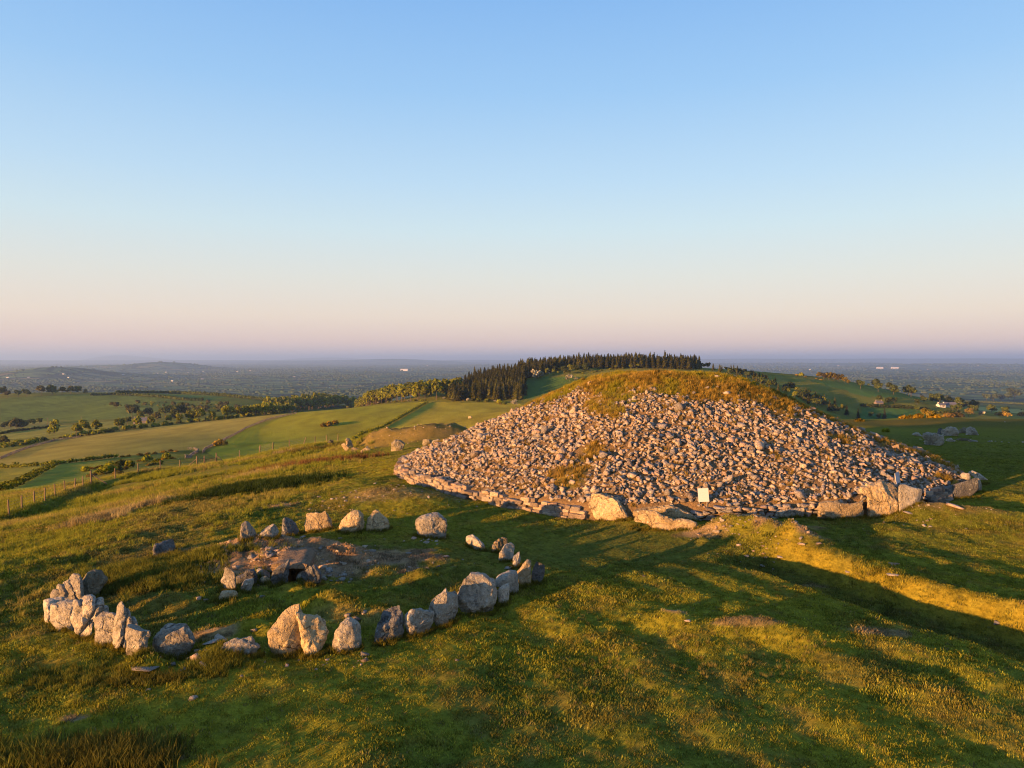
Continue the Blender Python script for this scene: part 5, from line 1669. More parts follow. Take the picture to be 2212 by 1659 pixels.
# gorse and hawthorn: crop, foot, height px, kind, label, nearest distance
BUSH = [('D', (1460, 633), 10, 'hawthorn_y', 'big golden flowering hawthorn on the right pasture ridge', 110), ('D', (1400, 634), 5, 'yellow', 'low golden gorse left of the big golden hawthorn', 110), ('D', (1515, 630), 5, 'yellow', 'golden gorse at the right foot of the big hawthorn', 110), ('D', (1280, 638), 4, 'yellow', 'low gorse at the left of the pasture ridge', 110), ('D', (1340, 636), 4, 'gorse', 'dull gorse between the low gorse and the golden hawthorn', 110),
        ('D', (940, 660), 4, 'gorse', 'brown gorse peeping over the right slope of the cairn', 110), ('D', (1630, 628), 5, 'yellow', 'golden gorse between the two hawthorns', 110), ('D', (1700, 626), 5, 'gorse', 'dark gorse left of the small golden hawthorn', 110), ('D', (1785, 624), 9, 'hawthorn_y', 'small upright golden hawthorn on the pasture ridge', 110), ('D', (1890, 620), 6, 'hawthorn', 'white blossoming hawthorn on the pasture ridge', 110), ('D', (2045, 620), 5, 'yellow', 'round orange gorse far right on the pasture ridge', 110), ('D', (2195, 618), 4, 'yellow', 'orange gorse at the right edge on the pasture ridge', 110),
        ('D', (1145, 742), 5, 'scrub', 'dark low bush in the grass right of the cairn slope', 50), ('B', (655, 840), 6, 'hawthorn', 'pale round bush by the fence left of the tilted slabs', 90), ('B', (1615, 755), 5, 'broad', 'green bush behind the left slope of the cairn', 90), ('A', (910, 1085), 7, 'gorse', 'brown bush just beyond the fence', 88), ('A', (170, 1385), 6, 'scrub', 'dark bush beside the fence at the left edge', 57), ('A', (1700, 845), 6, 'yellow', 'orange gorse at the foot of the field wall', 110),
        ('B', (640, 695), 5, 'yellow', 'orange gorse patch in the middle of the green field', 150), ('B', (600, 700), 4, 'gorse', 'dark gorse left of the orange patch in the green field', 150), ('B', (690, 680), 4, 'yellow', 'gorse right of the orange patch in the green field', 150),
        ('C', (345, 340), 10, 'hawthorn', 'tall white blossoming hawthorn at the edge of the dark wood', 400), ('C', (375, 325), 8, 'hawthorn', 'white hawthorn behind the tall one at the edge of the dark wood', 400), ('C', (430, 300), 5, 'hawthorn', 'small white hawthorn under the ridge trees', 400), ('C', (602, 352), 8, 'hawthorn', 'white hawthorn alone in the dark pasture behind the cairn', 400), ('C', (650, 345), 4, 'hawthorn', 'tiny white bush right of the lone hawthorn', 400),
        ('B', (2070, 545), 7, 'hawthorn', 'pinkish hawthorn at the corner of the plantation', 300)]


def bushes():
    NAME['hawthorn_y'] = 'hawthorn_bush'; CATS['hawthorn_y'] = 'bush'
    hm = leaf_mat('golden_blossom', (.24, .19, .05))
    for k in range(4):
        PROTO[('hawthorn_y', k)] = (crown_mesh('crown', broad_lumps(210 + k, 3.2, 3.4, 6), .42, 280, hm, 210 + k, .5, 1.3), trunk_mesh(1.7, .09, k))
    base = {'hawthorn_y': 3.2, 'hawthorn': 3.2, 'yellow': 1.25, 'gorse': 1.25, 'scrub': 3.0, 'broad': 9.5}
    for c, p, hpx, kind, lab, dm in BUSH:
        P = hitc(c, p, dm, 1500)
        plant(kind, P - Vector((0, 0, .1)), hpx / F * P.y / base[kind], lab)


bushes()
# hawthorns along the foot of the plantation, gorse on the slope beyond the fence, dark wood on the ridge
belt('B', [(1500, 492), (1700, 505), (1900, 512), (2000, 535)], 0, 7, ['hawthorn', 'hawthorn', 'scrub', 'gorse'], 1.0, 'blossoming bush along the foot of the conifer plantation', 'bushes at the plantation foot', 300, 1)
belt('B', [(560, 560), (800, 548), (1000, 528), (1200, 510), (1400, 502)], 0, 12, ['hawthorn', 'gorse', 'scrub'], .8, 'low bush before the leafy tree row', 'bushes at the plantation foot', 300, 1)
belt('A', [(740, 1085), (850, 1058), (1000, 1012), (1150, 1000), (1300, 985)], 0, 4.0, ['scrub', 'gorse', 'scrub'], .62, 'dark gorse bush on the bank beyond the fence', 'gorse on the slope beyond the fence', 104, 1)
belt('A', [(820, 1025), (950, 985), (1100, 975), (1250, 960), (1330, 945)], 6, 4.0, ['scrub', 'gorse', 'yellow', 'gorse'], .62, 'gorse bush high on the bank beyond the fence', 'gorse on the slope beyond the fence', 104, 2)
belt('A', [(960, 940), (1100, 925), (1250, 905), (1420, 890)], 4, 4.0, ['yellow', 'gorse', 'yellow'], .8, 'orange tinged gorse along the top of the bank', 'gorse on the slope beyond the fence', 104, 2)
belt('A', [(870, 560), (1000, 550), (1150, 545), (1300, 540), (1450, 560), (1620, 585)], 44, 6, ['gorse', 'scrub', 'tan', 'scrub'], .7, 'brown scrub on the hillside above the farmhouse', 'hillside scrub above the farmhouse', 300, 3)
belt('A', [(1400, 600), (1500, 600), (1650, 590), (1720, 575)], 24, 6, ['gorse', 'tan', 'scrub'], .7, 'brown scrub right of the farmhouse clump', 'hillside scrub above the farmhouse', 300, 2)
belt('C', [(260, 310), (400, 305), (520, 300), (640, 298), (760, 290), (860, 265)], 36, 8, ['dark', 'broad', 'scrub', 'dark'], .62, 'dark leafy tree filling the hollow below the ridge', 'dark trees below the ridge', 500, 3)
belt('C', [(900, 262), (1050, 255), (1200, 250), (1350, 245), (1450, 245)], 12, 7, ['broad', 'scrub', 'broad'], .55, 'sunlit shrub on the skyline behind the cairn top', 'shrubs behind the cairn top', 500, 2)
belt('C', [(1460, 245), (1530, 240), (1600, 235), (1680, 230)], 8, 6, 'yellow_tree', .72, 'golden green tree on the right end of the ridge', 'golden trees at the ridge end', 500, 2)
belt('C', [(1680, 262), (1850, 300), (2050, 345), (2212, 385)], 46, 8, ['conifer', 'conifer', 'dark'], .55, 'dark tree on the shaded slope right of the ridge', 'trees of the shaded right slope', 500, 4)
belt('D', [(100, 345), (300, 425), (480, 500), (640, 560), (800, 605), (960, 640)], 46, 9, ['dark', 'broad', 'dark', 'conifer'], .72, 'leafy tree on the shaded slope right of the cairn', 'trees of the shaded right slope', 400, 4)
belt('D', [(880, 395), (1000, 420), (1150, 445), (1300, 465), (1420, 475)], 0, 18, ['hawthorn', 'dark', 'scrub'], 1.2, 'bush in the hedge crossing the right valley', 'bushes of the right valley hedges', 500, 1)
belt('D', [(420, 300), (520, 315), (620, 335), (720, 350)], 0, 9, ['gorse', 'yellow', 'scrub'], 1.3, 'gorse on the right spur below the skyline', 'gorse on the right spur', 500, 1)
belt('D', [(960, 370), (1040, 388), (1130, 380), (1230, 390)], 0, 22, ['scrub', 'dark'], 1.0, 'dark bush in the upper right valley', 'bushes of the right valley hedges', 600, 1)
belt('D', [(1640, 410), (1760, 400), (1900, 415), (2050, 425), (2130, 440)], 60, 22, 'dark', 1.15, 'dark tree in the wood above the right valley', 'trees of the right valley wood', 900, 2)
belt('D', [(1880, 560), (2000, 565), (2120, 570), (2212, 575)], 0, 16, ['dark', 'scrub'], .7, 'bush in the hedge by the pale right field', 'bushes of the right valley hedges', 500, 1)


build_mass()


# hedges and dry stone field walls
def line_pts(c, pts, dmin, step, dmax=2000):
    P = [hitc(c, p, dmin, dmax) for p in pts]
    out = []
    for a, b in zip(P[:-1], P[1:]):
        n = max(2, int((b - a).length / step))
        for i in range(n):
            q = a.lerp(b, i / n); q.z = gz(q.x, q.y); out.append(q)
    out.append(P[-1])
    return out


def hedge(label, c, pts, dmin, h, w, leaf=.5, mat='broad_dark', cat='hedge'):
    Q = line_pts(c, pts, dmin, 1.6)
    o0 = Q[0].copy()
    L = []
    for q in Q:
        s = random.uniform(.75, 1.25)
        p = q - o0
        L.append(((p.x + random.uniform(-.3, .3), p.y + random.uniform(-.3, .3), p.z + h * .45 * s), (1.25, w * s, h * .55 * s)))
    me = crown_mesh('hedge', L, leaf, min(9000, len(L) * 26), M[mat], len(L))
    o = link('hedge', me, None, o0)
    tag(o, label, cat, None, 'thing')


hedge('dark clipped hedge between the tan field and the low left field', 'A', [(0, 1022), (200, 1012), (400, 998), (560, 978), (720, 962), (890, 940)], 100, 1.6, .8, .5, 'broad')
hedge('dark hedge rising diagonally between the two low left fields', 'A', [(0, 1195), (130, 1150), (300, 1060), (430, 992)], 84, 1.1, .6, .4, 'broad')
hedge('dark leafy hedge climbing the green hillside left of the plantation field', 'B', [(830, 808), (900, 762), (1050, 712), (1170, 647), (1300, 572), (1400, 517)], 100, 1.9, .8, .5, 'broad')
hedge('long hedge along the top of the far left pasture', 'A', [(700, 462), (870, 458), (1050, 462), (1200, 472), (1450, 500), (1560, 500)], 600, 3.5, 2.5, 1.6)
hedge('hedge running down to the pale far field on the left', 'A', [(900, 442), (1300, 445), (1700, 462), (1850, 480), (2000, 492), (2150, 520)], 700, 4.0, 2.5, 1.8)
hedge('hedge under the road in the left valley', 'A', [(0, 760), (150, 735), (330, 715), (450, 700)], 300, 2.0, 1.5, 1.0)
hedge('dark hedge across the low right valley field', 'D', [(960, 545), (1150, 555), (1300, 560), (1480, 575)], 350, 3, 2, 1.2)
hedge('dark hedge below the white farm', 'D', [(1480, 590), (1600, 600), (1720, 595)], 350, 3, 2, 1.2)
hedge('hedge above the white farm fields', 'D', [(1640, 500), (1800, 510), (2000, 520), (2212, 530)], 500, 4, 3, 1.8)


def field_wall(label, c, pts, dmin, h=1.25, w=.5, dmax=1500):
    Q = line_pts(c, pts, dmin, .55, dmax)
    o0 = Q[0].copy()
    lst = []
    for i, q in enumerate(Q):
        for k in range(4):
            hh = h * (k + .5) / 4
            p = q - o0
            sz = random.uniform(.36, .62)
            lst.append(((p.x + random.uniform(-.2, .2), p.y + random.uniform(-.12, .12), p.z + hh), sz, random.randrange(len(HULLS)), rot_np(random.uniform(0, 6.28), random.uniform(0, 6.28), random.uniform(0, .4)), random.randrange(len(TINTS))))
    V, Fc, T = merge_stones(lst, np.zeros(3))
    o = link('field_wall', mesh_np('field_wall', V, Fc, [M['grey_wall']], False, {'tint': T}), None, o0)
    tag(o, label, 'stone wall', None, 'thing')


M['grey_wall'] = rock_mat('field_wall_stone', (.15, .135, .115), (.20, .185, .16), (.09, .08, .07), .3, tint=True)
field_wall('grey field wall along the upper left edge of the tan field', 'A', [(0, 955), (100, 912), (250, 857), (420, 812), (560, 792), (620, 782)], 130)
field_wall('grey field wall climbing from the gate between tan and green fields', 'A', [(1565, 905), (1585, 880), (1640, 850), (1760, 790), (1900, 715), (2060, 650), (2212, 617), (2290, 600)], 108)
field_wall('short curved wall looping round the rough corner left of the gate', 'A', [(1430, 945), (1480, 925), (1522, 903), (1528, 890), (1500, 880), (1450, 878)], 108)

# ------------------------------------------------------------------ fence and gate
fence = bpy.data.objects.new('wire_fence', None); col.objects.link(fence)
FP = [Vector((x, y, gz(x, y))) for x, y in fp]
fence.location = FP[0]
tag(fence, 'post and wire fence running along the left slope to the gate', 'fence', None, 'thing')
STR = {8: 1.55, 13: 1.5, 15: 1.6, 14: 1.4}
pm = MB(); pm.bar((0, 0, -.3), (0, 0, 1.2), .07, 7, .06); pmesh = pm.mesh('post', M['post'])
pm = MB(); pm.bar((0, 0, -.3), (0, 0, 1.55), .10, 8, .09); smesh = pm.mesh('post', M['post'])
for i, p in enumerate(FP):
    if i in (13, 14, 15):
        continue
    o = link('post', smesh if i == 8 else pmesh, fence, p - FP[0])
    o.rotation_euler = (random.uniform(-.06, .06), random.uniform(-.06, .06) + (.35 if i == 22 else 0), 0)
    if i == 8:
        m = MB(); m.bar((.05, 0, 1.15), (1.5, .5, -.05), .055, 6); m.build('strut', M['post'], fence, p - FP[0])
for hz in (.25, .5, .75, .98):
    m = MB()
    for a, b in zip(FP[:-1], FP[1:]):
        if FP.index(a) in (13, 14):
            continue
        m.bar(a - FP[0] + Vector((0, 0, hz)), b - FP[0] + Vector((0, 0, hz)), .005, 4)
    m.build('wire', M['wire'], fence)
# netting on the lower half
gate = bpy.data.objects.new('field_gate', None); col.objects.link(gate)
gate.location = FP[13]
tag(gate, 'wooden kissing gate and barred hurdle between tall posts in the fence', 'gate', None, 'thing')
b0 = FP[13]
for i in (13, 14, 15):
    o = link('post', smesh, gate, FP[i] - b0); o.scale.z = STR[i] / 1.5
m = MB(); m.bar((-.1, 0, 1.1), (-1.3, -.5, 0), .05, 6); m.build('strut', M['post'], gate)
m = MB(); q = FP[15] - b0; m.bar(q + Vector((.1, 0, 1.2)), q + Vector((1.2, .4, 0)), .05, 6); m.build('strut', M['post'], gate)
qa, qb, qc = Vector((0, 0, 0)), FP[14] - b0, FP[15] - b0
for z in (.35, 1.15):
    m = MB(); m.bar(qa + Vector((0, 0, z)), qb + Vector((0, 0, z)), .03, 6); m.build('rail', M['post'], gate)
for z in (.2, .95):
    m = MB(); m.bar(qb + Vector((0, 0, z)), qc + Vector((0, 0, z)), .03, 6); m.build('rail', M['post'], gate)
for t in np.linspace(.08, .92, 9):
    p = qb.lerp(qc, t); m = MB(); m.bar(p + Vector((0, 0, .1)), p + Vector((0, 0, 1.0)), .018, 5); m.build('bar', M['post'], gate)
for t in np.linspace(.15, .85, 4):
    p = qa.lerp(qb, t); m = MB(); m.bar(p + Vector((0, 0, .3)), p + Vector((0, 0, 1.2)), .018, 5); m.build('bar', M['post'], gate)

# ------------------------------------------------------------------ houses
M['barn_wall'] = plain_mat('rough_wall', (.17, .14, .13))
def house(P, L, W, Hh, rz, label, wm='white', rm='slate', parts=True, group=None, name='farmhouse', cat='house'):
    e = bpy.data.objects.new(name, None); col.objects.link(e)
    e.location = P; e.rotation_euler = (0, 0, rz)
    tag(e, label, cat, group, 'thing')
    m = MB(); m.box((0, 0, Hh / 2 - .5), (L, W, Hh + 1))
    m.add([(-L / 2, -W / 2, Hh), (-L / 2, W / 2, Hh), (-L / 2, 0, Hh + W * .42), (L / 2, -W / 2, Hh), (L / 2, W / 2, Hh), (L / 2, 0, Hh + W * .42)], [(0, 2, 1), (3, 4, 5)])
    m.build('wall', M[wm], e)
    m = MB()
    for s in (-1, 1):
        a = [(-L / 2 - .3, s * (W / 2 + .35), Hh - .15), (L / 2 + .3, s * (W / 2 + .35), Hh - .15), (L / 2 + .3, 0, Hh + W * .42 + .12), (-L / 2 - .3, 0, Hh + W * .42 + .12)]
        b = [(x, y, z + .18) for x, y, z in a]
        m.add(a + b, [(0, 1, 2, 3), (4, 5, 6, 7), (0, 1, 5, 4), (1, 2, 6, 5), (2, 3, 7, 6), (3, 0, 4, 7)])
    m.build('roof', M[rm], e)
    if parts:
        for s in (-1, 1):
            m = MB(); m.box((s * (L / 2 - .6), 0, Hh + W * .42 + .5), (.7, .9, 1.4)); m.build('chimney', M[wm], e)
        for k in range(3):
            m = MB(); m.box(((k - 1) * L * .3, -W / 2 - .02, Hh * .55), (1.0, .12, 1.2)); m.build('window', M['slate'], e)
        m = MB(); m.box((L * .15, -W / 2 - .02, 1.0), (.9, .1, 2.0)); m.build('door', M['post'], e)
    return e


house(hitc('A', (1085, 675), 300) - Vector((0, 0, .2)), 10, 5.5, 2.6, .25, 'slate roofed farmhouse among trees in the left valley', 'barn_wall')
house(hitc('D', (1570, 548), 500), 8.5, 4.5, 2.2, .3, 'white farmhouse in the right valley', 'white')
house(hitc('D', (1635, 550), 500), 14, 7, 2.4, .1, 'dark roofed barn right of the white farmhouse', 'stone_wall_house', 'slate', False, name='barn', cat='barn')
house(hitc('D', (1640, 522), 500), 13, 7, 2.8, .1, 'brown walled barn behind the white farmhouse', 'stone_wall_house', 'post', False, name='barn', cat='barn')
house(hitc('D', (1690, 515), 500), 22, 7, 2.2, .05, 'long pale shed at the back of the white farm', 'stone_wall_house', 'stone_wall_house', False, name='shed', cat='shed')
house(hitc('D', (1090, 535), 400), 7.5, 4.5, 2.4, .2, 'pink walled cottage among the trees of the right valley', 'barn_wall', 'slate')
FARH = [('A', (220, 322)), ('A', (490, 297)), ('A', (950, 300)), ('A', (1210, 290)), ('A', (1280, 282)), ('A', (1330, 350)), ('A', (1570, 275)), ('A', (1830, 278)), ('A', (1560, 335)), ('A', (530, 325)), ('A', (60, 325)), ('A', (1450, 283)), ('A', (1930, 270)),
        ('B', (375, 318)), ('B', (350, 262)), ('B', (1230, 228)), ('B', (1400, 230)), ('B', (950, 300)), ('D', (780, 232)), ('D', (560, 262)), ('D', (1860, 232)), ('D', (1470, 260)), ('D', (330, 270)), ('D', (690, 232))]
for c, p in FARH:
    P = hitc(c, p, 2500, 40000)
    s = max(1.0, P.y / 7000)
    house(P, 15 * s, 8, 4.5 * s, random.uniform(-.6, .6), 'tiny white house far out on the plain', 'white', 'slate', False, 'white houses scattered on the plain', 'house')
for c, p, L in (('B', (1222, 270), 90), ('D', (1100, 252), 80), ('D', (1215, 252), 90)):
    P = hitc(c, p, 2500, 40000)
    house(P, L * P.y / 9000, 30, 9, .05, {'B': 'long white shed on the plain left of the plantation', 'D': 'white industrial shed on the right plain, ' + ('left' if p[0] < 1150 else 'right') + ' one of two'}[c], 'white', 'white', False, None, 'shed', 'shed')
for p in ((628, 690), (367, 705)):
    P = hitc('A', p, 300, 1500)
    e = bpy.data.objects.new('utility_pole', None); col.objects.link(e); e.location = P
    tag(e, 'thin wooden utility pole by the valley road, ' + ('farther from' if p[0] > 500 else 'nearer to') + ' the left edge', 'utility pole', None, 'thing')
    m = MB(); m.bar((0, 0, -.5), (0, 0, 8.5), .16, 6, .12); m.build('pole', M['post'], e)
    m = MB(); m.box((0, 0, 7.8), (1.8, .12, .12)); m.build('crossarm', M['post'], e)


# far woods and hedgerow trees of the plain, beyond counting
def far_woods():
    M['far_leaves'] = leaf_mat('far_leaves', (.07, .10, .045))
    rs = np.random.default_rng(77)
    n = 46000
    d = 2700 * np.exp(rs.uniform(0, 1, n) ** 1.15 * math.log(20000 / 2700))
    px = rs.uniform(-60, 1090, n)
    x = (px - 512) / F * d; y = d
    a = fbm(x / 700, y / 700, 101, 3); 
    gx = np.abs(((x * .8 + y * .6 + 90 * vn(x / 300, y / 300, 102)) / 230) % 1 - .5); gy = np.abs(((-x * .6 + y * .8 + 90 * vn(x / 300, y / 300, 103)) / 190) % 1 - .5)
    keep = (a > .16) | (gx > .47) | (gy > .462)
    x, y = x[keep], y[keep]
    z = H(x, y)
    bm = bmesh.new(); bmesh.ops.create_icosphere(bm, subdivisions=1, radius=1)
    bv = np.array([q.co[:] for q in bm.verts]); bm.verts.index_update(); bf = np.array([[q.index for q in p.verts] for p in bm.faces]); bm.free()
    up = bv[:, 2] > -.6
    m = len(x)
    s = rs.uniform(3, 6, m) * np.clip(y / 6000, .9, 1.8)
    wd = s * rs.uniform(.9, 2.8, m)
    V = bv[None] * np.stack([wd, wd * .8, s], 1)[:, None, :] * rs.uniform(.8, 1.2, (m, len(bv), 1)) + np.stack([x, y, z + s * .55], 1)[:, None, :]
    Fc = bf[None] + (np.arange(m) * len(bv))[:, None, None]
    t = rs.uniform(.75, 1.15, m)
    T = np.stack([t * rs.uniform(.9, 1.15, m), t, t], 1)
    o = link('far_woodland', mesh_np('far_woodland', V.reshape(-1, 3), Fc.reshape(-1, 3), [M['far_leaves']], False, {'tint': np.repeat(T, len(bv), 0)}))
    tag(o, 'woods and hedgerow trees spread over the distant plain', kind='stuff')


far_woods()

# ------------------------------------------------------------------ grass
def tuft_mesh(name, n, rad, h, w, lean, seed):
    rs = np.random.default_rng(seed)
    V, Fc, T = [], [], []
    for i in range(n):
        a = rs.uniform(0, 6.283); q = rad * math.sqrt(rs.uniform())
        bx, by = q * math.cos(a), q * math.sin(a)
        hh = h * rs.uniform(.55, 1.1); ww = w * rs.uniform(.7, 1.3)
        la = rs.uniform(0, 6.283); ln = lean * hh * rs.uniform(.3, 1.2)
        fa = rs.uniform(0, 3.1416)
        sx, sy = math.cos(fa) * ww / 2, math.sin(fa) * ww / 2
        mx, my = bx + math.cos(la) * ln * .35, by + math.sin(la) * ln * .35
        tx, ty = bx + math.cos(la) * ln, by + math.sin(la) * ln
        b = len(V)
        V += [(bx - sx, by - sy, -.03), (bx + sx, by + sy, -.03), (mx + sx * .75, my + sy * .75, hh * .6), (mx - sx * .75, my - sy * .75, hh * .6), (tx, ty, hh)]
        Fc.append((b, b + 1, b + 2, b + 3)); Fc.append((b + 3, b + 2, b + 4))
        k = rs.uniform(.75, 1.2)
        T += [(.82 * k, .84 * k, .82 * k)] * 2 + [(k, k, k)] * 2 + [(1.35 * k, 1.25 * k, 1.1 * k)]  # roots tinted darker for shade within the tuft, tips paler
    me = bpy.data.meshes.new(name); me.from_pydata(V, [], Fc); me.update()
    at = me.attributes.new('tint', 'FLOAT_COLOR', 'POINT')
    for d, t in zip(at.data, T):
        d.color = (*t, 1)
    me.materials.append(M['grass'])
    return bpy.data.objects.new(name, me)


TUFT_SHORT = [tuft_mesh('short_tuft', 16, .16, .075, .022, .9, 1), tuft_mesh('short_tuft', 14, .17, .06, .025, 1.1, 2), tuft_mesh('short_tuft', 18, .14, .09, .018, .7, 3)]
TUFT_TALL = [tuft_mesh('tall_tuft', 26, .16, .34, .022, .5, 11), tuft_mesh('tall_tuft', 22, .2, .28, .026, .75, 12), tuft_mesh('tall_tuft', 30, .14, .42, .016, .4, 13)]


def scatter(name, x, y, z, sc, cols, protos, label, parent=None, base=(0, 0, 0)):
    n = len(x)
    V = np.stack([x - base[0], y - base[1], z - base[2]], 1)
    me = bpy.data.meshes.new(name)
    me.vertices.add(n); me.vertices.foreach_set('co', V.astype(np.float32).ravel())
    a = me.attributes.new('sc', 'FLOAT', 'POINT'); a.data.foreach_set('value', sc.astype(np.float32))
    a = me.attributes.new('rz', 'FLOAT_VECTOR', 'POINT')
    rt = np.stack([rng.uniform(-.2, .2, n), rng.uniform(-.2, .2, n), rng.uniform(0, 6.283, n)], 1)
    a.data.foreach_set('vector', rt.astype(np.float32).ravel())
    a = me.attributes.new('gcol', 'FLOAT_COLOR', 'POINT')
    a.data.foreach_set('color', np.concatenate([cols, np.ones((n, 1))], 1).astype(np.float32).ravel())
    a = me.attributes.new('pick', 'INT', 'POINT'); a.data.foreach_set('value', rng.integers(0, len(protos), n).astype(np.int32))
    me.update()
    o = link(name, me, parent)
    ng = bpy.data.node_groups.new(name + '_nodes', 'GeometryNodeTree')
    ng.interface.new_socket('Geometry', in_out='INPUT', socket_type='NodeSocketGeometry')
    ng.interface.new_socket('Geometry', in_out='OUTPUT', socket_type='NodeSocketGeometry')
    gi = ng.nodes.new('NodeGroupInput'); go = ng.nodes.new('NodeGroupOutput')
    g2i = ng.nodes.new('GeometryNodeGeometryToInstance')
    for p in reversed(protos):
        oi = ng.nodes.new('GeometryNodeObjectInfo'); oi.inputs['Object'].default_value = p; oi.inputs['As Instance'].default_value = True
        ng.links.new(oi.outputs['Geometry'], g2i.inputs[0])
    # several single instances joined, then picked by index
    jn = ng.nodes.new('GeometryNodeJoinGeometry')
    ng.nodes.remove(g2i)
    for p in reversed(protos):
        oi = [q for q in ng.nodes if q.bl_idname == 'GeometryNodeObjectInfo' and q.inputs['Object'].default_value == p][0]
        ng.links.new(oi.outputs['Geometry'], jn.inputs[0])
    iop = ng.nodes.new('GeometryNodeInstanceOnPoints')
    iop.inputs['Pick Instance'].default_value = True
    def na(nm, ty):
        q = ng.nodes.new('GeometryNodeInputNamedAttribute'); q.data_type = ty; q.inputs['Name'].default_value = nm
        return q.outputs[0]
    m2p = ng.nodes.new('GeometryNodeMeshToPoints')
    ng.links.new(gi.outputs[0], m2p.inputs['Mesh'])
    ng.links.new(m2p.outputs[0], iop.inputs['Points'])
    ng.links.new(jn.outputs[0], iop.inputs['Instance'])
    ng.links.new(na('pick', 'INT'), iop.inputs['Instance Index'])
    e2r = ng.nodes.new('FunctionNodeEulerToRotation')
    ng.links.new(na('rz', 'FLOAT_VECTOR'), e2r.inputs[0])
    ng.links.new(e2r.outputs[0], iop.inputs['Rotation'])
    ng.links.new(na('sc', 'FLOAT'), iop.inputs['Scale'])
    ng.links.new(iop.outputs[0], go.inputs[0])
    md = o.modifiers.new('grass', 'NODES'); md.node_group = ng
    tag(o, label, kind='stuff')
    return o


def in_cairn(x, y):
    return np.hypot(x - TX, y - TY) < edge_r(x, y) + .05


